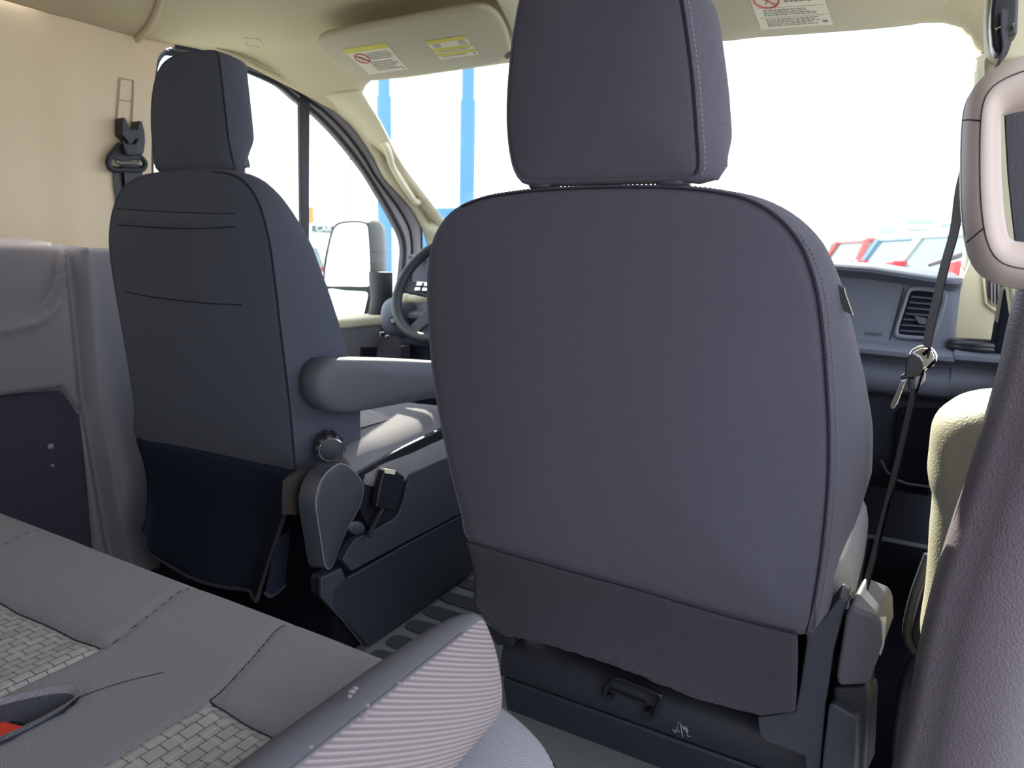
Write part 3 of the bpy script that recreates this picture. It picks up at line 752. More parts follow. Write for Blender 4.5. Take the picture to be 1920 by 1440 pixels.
mb = MB(); t0 = [(222,391), (275,394), (335,397), (395,399), (447,399)]; t1 = [(226,421), (280,424), (340,427), (395,427), (447,424)]
T0 = catmull([D.surf(x, y, 0) for x, y in t0], 25); T1 = catmull([D.surf(x, y, 0) for x, y in t1], 25)
mb.grid(lambda u, v: T0[round(u*24)].lerp(T1[round(u*24)], v) - Dn*(.0065*sin(pi*v)**.6*min(1, 12*u, 12*(1-u)) - .0005), 24, 12)
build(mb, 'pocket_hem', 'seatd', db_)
mb = MB(); mb.tube(catmull([D.surf(x, y, .0002) for x, y in t0], 25), .0008, 6); mb.tube(catmull([D.surf(x, y, .0002) for x, y in t1], 25), .0011, 6)
mb.tube(catmull([D.surf(x, y, .0003) for x, y in [(240,545), (290,553), (350,560), (410,566), (462,569)]], 25), .0012, 6); build(mb, 'pocket_seam', 'seam', db_)
# headrest
hb = [(297,319), (288,280), (284,230), (286,180), (295,140), (312,115), (345,101), (380,97), (408,101), (414,140), (421,200), (428,260), (436,300), (440,322), (400,323), (350,321)]
Hp, Hn = V((-.45, .905, 1.1)), V((0, .995, .06)).normalized()
H = Pad(hb, Hp, Hn, .010, 100)
mb = H.mesh(lambda i, p: .058 - .026*sst(p.z, 1.075, 1.02), lambda i, p: .003*max(0, H.out[i].x) - .012*max(0, H.out[i].z) - .034*max(0, -H.out[i].z), .009, .03)
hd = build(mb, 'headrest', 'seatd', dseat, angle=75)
mb = MB(); mb.tube(catmull([H.surf(x, y, .0004) for x, y in hb[8:14]], 40), .0008, 6); build(mb, 'seam', 'seam', hd)
for px in (312, 412):
    q = MB(); p = at(px, 322, Hp, Hn) + Hn*.05
    q.tube([p + V((0, 0, -.04)), p + V((0, 0, .03))], .007, 10); q.disc(p + V((0, .0, -.022)), (0, 0, 1), .017, .016, r2=.013); build(q, 'headrest_post', 'black', dseat)
# carpet skirt
sk0 = [(257,822), (330,836), (400,850), (470,866), (530,878), (578,886)]; 
cols = 40; top = catmull([at(x, y, Dp, Dn) - Dn*.004 for x, y in sk0], cols+1)
bot = catmull([aY(x, y, .99) for x, y in [(268,1000), (276,1038), (330,1068), (410,1098), (470,1110), (500,1117)]], cols+1)
def skf(u, v):
    a, b = top[round(u*cols)], bot[round(u*cols)]
    p = a.lerp(b, v)
    p.x -= .05*sin(pi*v**.8)*sst(u, .6, 1)*.6
    p.y += .02*sin(pi*v) - .03*sst(u, .85, 1)*v + .006*sin(9*u)*v
    return p
mb = MB(); mb.grid(skf, cols, 24)
sk = build(mb, 'carpet_skirt', 'feltd', dseat, angle=80); q = sk.modifiers.new('thick', 'SOLIDIFY'); q.thickness = .006
mb = MB(); mb.tube([skf(1, k/24) for k in range(25)], .0042, 8); mb.tube([skf(k/40, 1) for k in range(41)], .0042, 8); build(mb, 'hem', 'felt', sk)
fl_ = catmull([aY(x, y, Y) for x, y, Y in [(497,1111,.962), (504,1118,.975), (516,1114,1.0), (534,1097,1.03), (555,1068,1.05), (577,1060,1.06)]], 20)
mb = MB(); mb.grid(lambda u, v: fl_[round(u*19)].lerp(skf(1, .55).lerp(fl_[-1] + V((0, .02, .12)), u), v), 19, 8); build(mb, 'folded_edge', 'feltd', sk)
mb = MB(); mb.tube(fl_, .0034, 8); build(mb, 'hem', 'felt', sk)
# cushion
mb = MB(); secs = []
for x, k in [(-.73,.25), (-.715,.75), (-.68,1), (-.62,.96), (-.46,.9), (-.30,.96), (-.24,1), (-.205,.8), (-.19,.3)]:
    zt = .36 + .105*k
    secs.append([V((x, 1.05, .33)), V((x, 1.08, zt)), V((x, 1.2, zt-.01)), V((x, 1.38, zt)), V((x, 1.50, zt+.012)), V((x, 1.56, zt)), V((x, 1.60, zt-.05)), V((x, 1.60, .33))])
mb.loft(secs, True, True, True); cu = build(mb, 'seat_cushion', 'bench', dseat, angle=80, sub=1)
mb = MB(); mb.loft([[V((x, y, .457 + .003)) for y in (1.1, 1.2, 1.3, 1.4)] for x in (-.6, -.5, -.4, -.31)], False); build(mb, 'seat_insert', 'insert', dseat)
mb = MB(); mb.prism([aX(x, y, -.196) for x, y in [(664,890), (700,868), (760,837), (840,799), (960,742), (960,880), (700,1010), (664,930)]], (-.02, 0, 0)); build(mb, 'side_bolster_trim', 'black', dseat, bevel=.004)
# armrest
ao = [(605,690), (618,676), (640,672), (700,673), (760,675), (815,678), (880,682), (960,690), (985,705), (985,735), (960,748), (880,750), (815,748), (760,757), (700,768), (650,776), (622,772), (606,755), (598,728)]
XA = -.185
pts = catmull([aX(x, y, XA) for x, y in ao], 70, True); c = sum(pts, V())/70
mb = MB(); mb.loft([[c + (p-c)*.02 + V((.003, 0, 0)) for p in pts], [c + (p-c)*.9 + V((.002, 0, 0)) for p in pts], [c + (p-c)*.97 + V((-.003, 0, 0)) for p in pts], [p + V((-.014, 0, 0)) for p in pts], [p + V((-.05, 0, 0)) for p in pts], [c + (p-c)*.95 + V((-.062, 0, 0)) for p in pts], [c + (p-c)*.02 + V((-.064, 0, 0)) for p in pts]], True, True, True)
K['armd'] = mat('armrest_vinyl', (.075, .080, .105), .55, spec=.4, bump=('noise', 700, .2))
ar = build(mb, 'armrest', 'armd', dseat, angle=80)
mb = MB(); mb.tube(catmull([aX(x, y, XA-.012) for x, y in [(635,674), (615,690), (606,720), (610,750), (628,772)]], 30), .002, 6); build(mb, 'seam', 'seam', ar)
# lumbar knob
kc = aX(618,838,-.222); kx = V((.80, -.58, -.12)).normalized(); ku = kx.orthogonal().normalized(); kv = kx.cross(ku)
mb = MB(); rings = []
for o, r, tooth in ((-.03,.026,1), (.0,.029,1), (.014,.029,1), (.018,.025,0), (.021,.016,0), (.022,.002,0)):
    rings.append([kc + kx*o + (ku*cos(2*pi*k/80) + kv*sin(2*pi*k/80))*(r + (.002*(1 if (k//4) % 2 else -1) if tooth else 0)) for k in range(80)])
mb.loft(rings, True, True, True); build(mb, 'adjuster_knob', 'plast2', dseat, angle=30)
mb = MB(); mb.tube([kc + kx*.0185 + (ku*cos(2*pi*k/40) + kv*sin(2*pi*k/40))*.0245 for k in range(40)], .0016, 6, True); build(mb, 'knob_ring', 'chrome', dseat)
# recliner cover
ro = [(600,908), (612,888), (632,872), (645,871), (662,882), (676,899), (682,916), (676,945), (664,970), (652,990), (640,1018), (630,1046), (623,1062), (614,1066), (608,1048), (603,1015), (597,978), (593,940)]
pts = catmull([aX(x, y, -.165) for x, y in ro], 60, True); c = sum(pts, V())/60
mb = MB(); mb.loft([[c + (p-c)*.02 + V((.004, 0, 0)) for p in pts], [c + (p-c)*.93 + V((.003, 0, 0)) for p in pts], [p for p in pts], [c + (p-c)*1.0 + V((-.035, -.012, 0)) for p in pts]], True, True, True)
build(mb, 'recliner_cover', 'plast2', dseat, angle=50)
mb = MB(); mb.tube([p + V((-.001, 0, 0)) for p in pts], .0014, 6, True); build(mb, 'cover_edge', 'frame', dseat)
mb = MB(); mb.prism([aX(x, y, -.22) for x, y in [(530,902), (554,888), (580,886), (590,900), (584,955), (566,966), (528,964)]], (-.02, .03, 0)); K['rust'] = mat('brown_felt', (.024, .017, .018), .95, bump=('pile', 500, .6, .5)); build(mb, 'frame_flap', 'void', dseat).data.materials[0] = K['rust']
mb = MB(); mb.disc(aX(565,957,-.225), (1, -.4, 0), .005, .006); build(mb, 'bolt', 'steel', dseat)
# pedestal
mb = MB(); mb.box((-.70, 1.03, 0), (-.205, 1.55, .30)); build(mb, 'pedestal', 'void', dseat, bevel=.01)
XS = -.19
up_ = [(642,1050), (652,1030), (664,1013), (700,996), (738,975), (748,962), (756,938), (763,908), (768,890), (800,876), (840,858), (900,832), (960,810), (960,925), (869,962), (760,1018), (700,1050), (660,1072)]
mb = MB(); mb.prism([aX(x, y, XS) for x, y in up_], (-.03, 0, 0)); sh = build(mb, 'side_shield', 'plast2', dseat, bevel=.004)
mb = MB(); mb.tube([aX(x, y, XS+.001) for x, y in up_[:13]], .0022, 6); build(mb, 'shield_edge', 'plast2', sh)
lo_ = [(600,1092), (603,1082), (640,1064), (650,1086), (700,1058), (760,1024), (869,968), (960,925), (960,1010), (885,1062), (800,1122), (740,1165), (678,1207), (640,1160), (602,1118)]
mb = MB()
lo3 = [aX(x, y, XS-.004) for x, y in lo_]
for p in lo3: p.x += .022*sst(p.z, .2, 0.0)
mb.prism(lo3, (-.03, 0, 0)); lp_ = build(mb, 'pedestal_panel', 'plast', dseat, bevel=.004)
mb = MB(); mb.tube([aX(x, y, XS+.002) for x, y in [(650,1085), (700,1057), (760,1023), (869,965), (960,922)]], .0022, 6); mb.tube([aX(x, y, XS) + V((.002, 0, 0)) for x, y in [(602,1085), (601,1118), (640,1160), (676,1205)]], .003, 6); build(mb, 'panel_edge', 'plast2', lp_)
mb = MB(); mb.prism([aX(x, y, XS+.004) for x, y in [(602,1084), (642,1066), (648,1085), (625,1110), (626,1140), (602,1118)]], (-.01, 0, 0)); build(mb, 'corner_bracket', 'plast2', dseat, bevel=.003)
# buckle on a stalk
bx = -.172
mb = MB(); mb.prism([aX(x, y, bx) for x, y in [(722,880), (741,882), (760,894), (758,910), (742,958), (706,952), (712,915)]], (-.018, 0, 0)); bk = build(mb, 'belt_buckle', 'black', dseat, bevel=.004)
mb = MB(); mb.prism([aX(x, y, bx+.001) for x, y in [(722,879), (742,882), (740,890), (722,887)]], (-.016, 0, 0)); build(mb, 'release_button', 'label', bk)
mb = MB(); mb.tube([aX(x, y, bx-.008) for x, y in [(718,950), (705,975), (690,1005)]], .006, 8); build(mb, 'stalk', 'black', bk)
mb = MB(); mb.ell(aX(668,990,-.18), .008, .028, .014, M=Matrix.Rotation(radians(-25), 3, 'X')); build(mb, 'recliner_lever', 'plast2', dseat)

# ================================================================== PASSENGER SEAT
ps = empty('front_seat', (.45, 1.2, 0), 'front passenger seat nearest the camera, with a charcoal carpet skirt below its tall back', 'seat')
Pn = V((0, .978, .185)).normalized(); Pp = V((.45, .85, .96))
pb = [(880,1012), (866,960), (850,900), (835,830), (822,760), (812,690), (806,620), (803,560), (804,510), (808,475), (818,442), (838,410), (866,388), (905,373), (955,364), (1010,358), (1080,354), (1150,352), (1230,352), (1300,356), (1352,363), (1400,375), (1442,397), (1476,427), (1503,465), (1520,508), (1533,560), (1543,640), (1549,720), (1553,800), (1553,880), (1548,960), (1538,1050), (1526,1125), (1512,1186), (1400,1160), (1290,1129), (1200,1102), (1100,1075), (1000,1047), (940,1030)]
Q = Pad(pb, Pp, Pn, .022, 180)
offt = [(.42,.012), (.46,.022), (.50,.045), (.55,.056), (.62,.052), (.70,.040), (.78,.026), (.85,.018), (.95,.010)]
def pdep(i, p): return interp(p.z, [(.42,.12), (.5,.15), (.6,.15), (.75,.12), (.9,.085), (.96,.07)])
def poff(i, p):
    k = max(0, Q.out[i].x)
    kl = max(0, -Q.out[i].x)
    return interp(p.z, offt)*k*.75 + .02*kl - .012*max(0, Q.out[i].z)
mb = Q.mesh(pdep, poff, .010, .03); pbk = build(mb, 'backrest', 'seat', ps, angle=75)
# seam welt with stitches, along the top and the right side
run = catmull([Q.surf(x, y, .0006) for x, y in pb[12:35]], 160)
mb = MB(); mb.tube(run, .0010, 6, mt=0)
run2 = []
for i, p in enumerate(run):
    t = (run[min(i+1, 159)] - run[max(i-1, 0)]).normalized(); o = t.cross(Pn)
    if o.dot(p-Q.c) < 0: o = -o
    kz = sst(o.z, .25, .75); run2.append(p + o*(.0085*(1-kz) + .0030*kz) + Pn*(-.0012*(1-kz) + .0085*kz))
K['stitchd'] = mat('charcoal_stitch_thread', (.11, .10, .12), .9, spec=.1)
stitch_run(mb, run2, mt=1); build(mb, 'seam', ['seam', 'stitchd'], pbk)
# sewn label in the side seam
mb = MB(); tg = [aY(x, y, .925) for x, y in [(1568,531), (1582,540), (1585,552), (1599,591), (1582,583), (1575,560)]]
mb.prism(tg, (.002, .004, 0)); lab = build(mb, 'side_tag', 'black', pbk); lab['label'] = 'black sewn tag'
mb = MB(); mb.tube([p + V((.0005, -.0005, 0)) for p in tg[1:4]], .0005, 5); build(mb, 'tag_edge', 'label', lab)
# headrest
ph = [(985,336), (968,319), (958,285), (953,230), (954,170), (960,100), (968,45), (978,-5), (995,-40), (1030,-62), (1100,-70), (1180,-68), (1240,-55), (1268,-25), (1278,10), (1287,70), (1296,140), (1301,200), (1306,270), (1308,310), (1302,327), (1270,330), (1200,332), (1100,335), (1040,337)]
PHp, PHn = V((.45, .845, 1.0)), V((0, .995, .05)).normalized()
G = Pad(ph, PHp, PHn, .012, 120)
mb = G.mesh(lambda i, p: .10 - .045*sst(p.z, 1.02, .965), lambda i, p: .020*max(0, G.out[i].x) + .004*max(0, -G.out[i].x) - .006*max(0, G.out[i].z) - .016*max(0, -G.out[i].z), .012, .02)
phd = build(mb, 'headrest', 'seat', ps, angle=75)
run = catmull([G.surf(x, y, .0005) for x, y in ph[13:21]], 80)
mb = MB(); mb.tube(run, .0007, 6); r2 = [p + V((.0085, .0005, 0)) for p in run]; stitch_run(mb, r2, mt=1); build(mb, 'seam', ['seam', 'stitch'], phd)
for px, py, w in ((1006, 346, .021), (1252, 341, .023)):
    q = MB(); p = at(px, py, PHp, PHn) + PHn*.030
    q.tube([p + V((0, 0, -.03)), p + V((0, 0, .05))], .007, 10); build(q, 'headrest_post', 'steel', ps)
    q = MB(); q.ell(p + V((0, -.008, .0)), w*.85, .02, .0075, e=.6); build(q, 'post_collar', 'plast2', ps)
# carpet skirt
top = catmull([at(x, y, Pp, Pn) - Pn*.003 for x, y in [(880,1012), (940,1030), (1000,1047), (1100,1075), (1200,1102), (1290,1129), (1400,1160), (1496,1184)]], 61)
Yk = .975
bpx = [(888,1130), (912,1160), (946,1190), (1000,1198), (1100,1224), (1200,1262), (1300,1306), (1392,1334), (1440,1341), (1491,1333)]
bot = lin([aY(x, y, Yk) for x, y in bpx], 61)
# spread evenly by their place along the skirt
bot = [None]*61; bl = [aY(x, y, Yk) for x, y in bpx]; tx = [p.x for p in bl]
x0, x1 = bl[0].x, bl[-1].x
for i in range(61):
    xx = x0 + (x1-x0)*i/60; bot[i] = V((xx, Yk, interp(xx, [(p.x, p.z) for p in bl])))
random.seed(3)
def skp(u, v):
    a, b = top[round(u*60)], bot[round(u*60)]
    p = a.lerp(b, v); p.y += .012*sin(pi*v)*1.0 + .004*sin(7*u+2*v)*v
    if v > .999: p.z += random.uniform(-.0015, .0015)
    return p
mb = MB(); mb.grid(skp, 60, 24)
sk2 = build(mb, 'carpet_skirt', 'felt', ps, angle=80); q = sk2.modifiers.new('thick', 'SOLIDIFY'); q.thickness = .007; q.offset = 1
mb = MB()
for vv, (ua, ub) in ((.18, (.04, .97)),): mb.tube([skp(ua + (ub-ua)*k/40, vv) - V((0, .004, 0)) for k in range(41)], .0009, 5)
mb.tube([skp(.965, k/20*.88) - V((0, .0045, 0)) for k in range(3, 21)], .0009, 5); mb.tube([skp(.80+.165*k/10, .86) - V((0, .0045, 0)) for k in range(11)], .0009, 5); mb.tube([skp(k/60, .008) - V((0, .0035, 0)) for k in range(61)], .0013, 5); build(mb, 'stitch_line', 'seam', sk2)
# side plate, recliner housing and lower box at the right
YB = 1.00
plate = [(1510,1188), (1545,1158), (1575,1118), (1591,1127), (1583,1149), (1563,1223), (1549,1312), (1540,1427), (1536,1470), (1514,1470), (1508,1418), (1436,1392), (1423,1380), (1420,1345), (1490,1335), (1500,1284), (1512,1202)]
mb = MB(); mb.prism([aY(x, y, YB) for x, y in plate], (0, .05, 0)); build(mb, 'side_plate', 'plast2', ps, bevel=.003)
rcv = [(1594,1136), (1643,1157), (1650,1175), (1652,1214), (1628,1280), (1620,1285), (1571,1288), (1567,1268), (1585,1152)]
c3 = [aY(x, y, .985) for x, y in rcv]
mb = MB(); mb.loft([[p + V((0, 0, 0)) for p in c3], [p + V((.012, .09, .01)) for p in c3]], True, True, True); build(mb, 'recliner_cover', 'plast3', ps, bevel=.006, seg=4)
mb = MB(); mb.prism([aY(x, y, .995) for x, y in [(1616,1140), (1650,1158), (1661,1172), (1658,1210), (1650,1235)]], (0, .05, 0)); K['beigep'] = mat('pale_beige_plastic', (.45, .43, .40), .5); build(mb, 'recliner_rim', 'plast2', ps, bevel=.004).data.materials[0] = K['beigep']
mb = MB(); mb.prism([aY(x, y, .99) for x, y in [(1553,1322), (1562,1320), (1606,1346), (1608,1360), (1602,1500), (1538,1500), (1541,1424)]], (.02, .12, 0)); build(mb, 'lower_cover', 'plast2', ps, bevel=.006)
mb = MB(); mb.prism([aY(x, y, 1.01) for x, y in [(1562,1290), (1626,1285), (1632,1330), (1620,1500), (1560,1500)]], (.0, .12, 0)); build(mb, 'seat_side_trim', 'plast', ps, bevel=.006)
mb = MB(); mb.prism([aY(x, y, 1.056) for x, y in [(1530,1150), (1604,1140), (1600,1290), (1580,1500), (1520,1500)]], (0, .05, 0)); build(mb, 'gap_shade', 'void', ps)  # black filler painting the shade of the gap beside the recliner
# pedestal: rear panel with a rounded top edge, gap line, lower panel
YP = 1.06
tl_, tr_ = aY(925,1212,YP), aY(1530,1425,YP)
zt = .5*(aY(1000,1235,YP).z + aY(1450,1395,YP).z)
x0, x1 = aY(938,1280,YP).x, .74
print('pedestal', zt, x0, aY(1170,1352,YP).z)
zs = aY(1170,1352,YP).z
zt = aY(1170,1290,YP).z
mb = MB(); P1 = [(YP+.10, zt+.012), (YP+.03, zt+.010), (YP+.012, zt+.004), (YP+.003, zt-.010), (YP, zt-.03), (YP, zs+.006), (YP+.004, zs+.002), (YP+.1, zs+.002)]
mb.loft([[V((x, y, z)) for y, z in P1] for x in (x0, x0+.004, x1-.004, x1)], True, True, True); up2 = build(mb, 'pedestal_drawer', 'plast', ps, angle=50)
mb = MB(); P2 = [(YP+.08, zs-.002), (YP+.004, zs-.002), (YP+.001, zs-.006), (YP+.02, 0.0), (YP+.10, 0.0)]
mb.loft([[V((x + (.0 if k else -.0), y, z)) for y, z in P2] for k, x in enumerate((x0+.006, x1))], True, True, True); build(mb, 'pedestal_base', 'plast', ps, angle=50)
mb = MB(); mb.box((x0+.02, YP+.09, .0), (x1-.02, 1.55, .30)); build(mb, 'pedestal_core', 'void', ps)
mb = MB(); mb.prism([aY(x, y, YP-.005) for x, y in [(903,1165), (944,1190), (962,1188), (961,1212), (930,1210)]], (0, .05, 0)); build(mb, 'corner_bracket', 'plast', ps, bevel=.003)
# folding handle
hl = [(1142,1312), (1134,1306), (1136,1292), (1143,1280), (1154,1272), (1168,1274), (1232,1300), (1238,1308), (1226,1340), (1216,1346), (1207,1340)]
mb = MB(); mb.tube(catmull([aY(x, y, YP-.012) for x, y in hl], 60), .0042, 10); hh = build(mb, 'drawer_handle', 'black', ps)
mb = MB(); mb.tube([aY(1145,1294,YP-.006), aY(1212,1321,YP-.006)], .003, 8); mb.disc(aY(1141,1310,YP-.016), (0, 1, 0), .006, .018); mb.disc(aY(1213,1340,YP-.016), (0, 1, 0), .006, .018); build(mb, 'handle_pivot', 'black', hh)
# worn pictogram on the drawer front
mb = MB()
for a, b in (((1261,1367), (1266,1373)), ((1267,1373), (1270,1362)), ((1271,1368), (1273,1373)), ((1275,1355), (1280,1382)), ((1278,1360), (1283,1368)), ((1282,1361), (1289,1376)), ((1286,1362), (1290,1372)), ((1287,1379), (1295,1381)), ((1270,1358), (1273,1352))):
    mb.tube([aY(*a, YP-.0004), aY(*b, YP-.0004)], .0009, 5)
build(mb, 'moulded_mark', 'frame', up2)
# cushion and left knob
mb = MB(); secs = []
for x, k in [(.16,.25), (.175,.75), (.21,1), (.28,.95), (.45,.9), (.62,.95), (.70,1), (.75,.75), (.77,.25)]:
    z2 = .34 + .11*k
    secs.append([V((x, 1.05, .32)), V((x, 1.08, z2)), V((x, 1.25, z2-.01)), V((x, 1.45, z2)), V((x, 1.55, z2)), V((x, 1.59, z2-.05)), V((x, 1.59, .32))])
mb.loft(secs, True, True, True); build(mb, 'seat_cushion', 'bench', ps, angle=80, sub=1)
mb = MB(); mb.disc(V((.135, 1.02, .585)), (-1, 0, 0), .036, .03, r2=.03); build(mb, 'armrest_pivot', 'black', ps, bevel=.004)

# ================================================================== REAR BENCH
bs = empty('bench_seat', (.0, .2, 0), 'grey bench seat with woven block inserts filling the foreground', 'bench')
XR, YF, RC = .602, .545, .13
def sdist(x, y):
    qx, qy = x - (XR-RC), y - (YF-RC)
    if qx > 0 and qy > 0: return RC - sqrt(qx*qx+qy*qy)
    return min(XR-x, YF-y)
INS = [(-.74, -.40), (-.215, .118), (.282, .60)]
YI = .372
WC, WA = V((.152, .215)), radians(16)
def bz(x, y):
    z = .452
    inside = None
    for a, b in INS:
        if a < x < b: inside = (a, b)
    # bolster ahead of each insert
    fb = sst(y, YI-.004, YI+.05)
    if inside is not None:
        e = min(x-inside[0], inside[1]-x); ki = sst(e, -.002, .06)
        z += (.010 + .006*fb)*(1-ki) + (.002 + .013*fb)*ki
        z -= .006*exp(-((y-YI)/.006)**2)
        z += .010*sin(pi*min(1, max(0, e/.17)))*(1-fb)*.4
    else:
        z += .010 + .006*fb
    for a, b in INS:
        for q in (a, b):
            if q > .59: continue
            qq = q - (.05*sst(y, YI, .54) if True else 0)
            z -= .0035*exp(-((x-qq)/.005)**2)*sst(y, .55, .46)
    # buckle well
    dx, dy = x-WC.x, y-WC.y
    u = dx*cos(WA) - dy*sin(WA); v = dx*sin(WA) + dy*cos(WA)
    r = sqrt((u/.031)**2 + (v/.098)**2)
    z -= .13*sst(r, 1.02, .84)
    return z
def bpt(x, y):
    s = sdist(x, y)
    if s >= 0:
        z = bz(x, y) - .045*(1-min(1, s/.075))**2.2
        return V((x, y, z))
    # outside: fold down the boundary
    qx, qy = x-(XR-RC), y-(YF-RC)
    if qx > 0 and qy > 0:
        l = sqrt(qx*qx+qy*qy); bx_, by_ = XR-RC+qx/l*RC, YF-RC+qy/l*RC
    else:
        bx_, by_ = min(x, XR), min(y, YF)
    d = -s
    ins = .0 if d < .02 else (d-.02)*.25
    return V((bx_ - (ins if qx > 0 and bx_ >= XR-RC else 0), by_ - (ins if by_ > YF-RC else 0), bz(min(bx_, XR), min(by_, YF)) - .045 - d*1.3))
def steps(a, b, d):
    n = max(1, round((b-a)/d)); return [a + (b-a)*k/n for k in range(n)]
gx = steps(-.90, -.74, .02) + steps(-.74, -.40, .01) + steps(-.40, -.215, .007) + steps(-.215, .118, .006) + steps(.118, .282, .004) + steps(.282, .60, .006) + steps(.60, .72, .008) + [.72]
gy = steps(-.34, .10, .02) + steps(.10, YI, .004) + steps(YI, .72, .005) + [.72]
def bench_part(sel):
    mb = MB(); id_ = {}
    for i in range(len(gx)-1):
        for j in range(len(gy)-1):
            cx, cy = (gx[i]+gx[i+1])/2, (gy[j]+gy[j+1])/2
            if not sel(cx, cy): continue
            f = []
            for a, b in ((i, j), (i+1, j), (i+1, j+1), (i, j+1)):
                if (a, b) not in id_: id_[(a, b)] = len(mb.v); mb.v.append(bpt(gx[a], gy[b]))
                f.append(id_[(a, b)])
            mb.f.append(f); mb.m.append(0)
    return mb
def which(x, y):
    for k, (a, b) in enumerate(INS):
        if a < x < b and y < YI: return k
    return None
K['pocket'] = mat('shaded_pocket_fabric', (.055, .055, .072), .95, spec=.1, bump=('weave', 170, .5, .5))  # bench fabric darkened, shade inside the well painted in
build(bench_part(lambda x, y: which(x, y) is None), 'seat_cushion', 'bench', bs, angle=80)
mb = MB()
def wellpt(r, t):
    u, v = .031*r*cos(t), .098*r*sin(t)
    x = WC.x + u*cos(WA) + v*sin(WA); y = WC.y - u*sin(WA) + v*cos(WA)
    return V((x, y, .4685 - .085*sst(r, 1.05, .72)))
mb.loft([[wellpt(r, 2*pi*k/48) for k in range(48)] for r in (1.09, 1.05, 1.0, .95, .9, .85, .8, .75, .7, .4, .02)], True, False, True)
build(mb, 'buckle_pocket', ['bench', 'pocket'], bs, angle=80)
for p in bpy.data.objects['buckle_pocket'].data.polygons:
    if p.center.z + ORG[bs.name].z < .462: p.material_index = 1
for k in range(3):
    o = build(bench_part(lambda x, y: which(x, y) == k), 'seat_insert', 'insert', bs, angle=80)
mb = MB()
for a, b in INS:
    mb.tube([bpt(min(b, .598)-.001 if b > .59 else b, YI) + V((0,0,.0008)) if False else bpt(a+(b-a)*t/40, YI) + V((0, 0, .0004)) for t in range(41)], .0007, 5)
for a, b in INS:
    for q in (a, b):
        if q > .59: continue
        mb.tube([bpt(q - .05*sst(y, YI, .54), y) + V((0, 0, .0003)) for y in [YI + (.50-YI)*t/24 for t in range(25)]], .0007, 5)
mb.tube([bpt(.182 + .03*t/14 - .006*sin(pi*t/14), .30 + .075*t/14) + V((0, 0, .0001)) for t in range(15)], .0006, 5)
build(mb, 'seam', 'seam', bs)
mb = MB(); mb.tube([bpt(XR-RC+ (RC+.006)*cos(radians(a)), YF-RC+(RC+.006)*sin(radians(a))) + V((.001, .001, 0)) for a in range(-5, 95, 4)], .003, 6); build(mb, 'piping', 'seam', bs)
mb = MB(); mb.box((-.88, -.32, .16), (XR-.03, YF-.05, .38)); build(mb, 'seat_pan', 'void', bs)
for lx in (-.7, .45):
    q = MB(); q.box((lx-.03, -.2, 0), (lx+.03, .40, .17)); build(q, 'leg', 'black', bs, bevel=.008)
# armrest lying over the cushion's right end
sec = [(.480, .440), (.474, .49), (.471, .535), (.474, .557), (.482, .564), (.494, .567), (.505, .565), (.511, .562), (.517, .554), (.527, .525), (.531, .500), (.528, .470), (.520, .448), (.504, .436)]
yend = lambda z: interp(z, [(.43, .512), (.47, .508), (.50, .50), (.53, .494), (.55, .487), (.565, .478), (.575, .47)])
secs = []
for t, k in [(0, 1), (.25, 1), (.45, 1), (.6, 1), (.72, 1), (.8, 1), (.87, .98), (.92, .93), (.955, .84), (.98, .68), (.993, .45), (1.0, .15)]:
    secs.append([V((.505 + (x-.505)*k, -.35 + (yend(z)+.35)*(1-(1-t)**1.0), .50 + (z-.50)*(.90+.10*k))) for x, z in sec])
mb = MB()
n = len(secs[0])
vs = [p for s_ in secs for p in s_]; fs = []; ms = []
for k in range(len(secs)-1):
    for i in range(n):
        j = (i+1) % n; fs.append((k*n+i, k*n+j, (k+1)*n+j, (k+1)*n+i)); ms.append(1 if (i < 7) else 0)
fs.append(tuple((len(secs)-1)*n+i for i in range(n))); ms.append(0)
mb.v = vs; mb.f = [list(f) for f in fs]; mb.m = ms
am = build(mb, 'armrest', ['arm', 'armtop'], bs, angle=80, sub=2)
mb = MB(); mb.tube([s_[7] + V((-.0006, 0, -.0008)) for s_ in secs[:-3]], .0015, 6); build(mb, 'piping', 'armtop', am)
random.seed(11); mb = MB()
for px, py, r in ((683,1339,.0035), (680,1345,.003), (688,1333,.002), (688,1322,.0022), (660,1296,.003), (666,1290,.0025), (655,1305,.002), (583,1400,.0018), (748,1280,.0018)):
    mb = MB(); mb.ell(aZ(px, py, .5735), r, r*.7, .0008, nu=8, nv=4); build(mb, 'lint_mark', 'stitch', am)
# red release buckle in the well
bk0 = aZ(10,1405,.432)
Mb = Matrix.Translation(bk0) @ Matrix.Rotation(radians(14), 4, 'Z') @ Matrix.Rotation(radians(28), 4, 'X')
mb = MB(); mb.box((-.022, -.035, -.016), (.017, .022, .006), M=Mb); bb = build(mb, 'belt_buckle', 'black', bs, bevel=.004)
mb = MB(); mb.box((-.020, -.004, .004), (.012, .018, .010), M=Mb); build(mb, 'release_button', 'red', bb, bevel=.004)

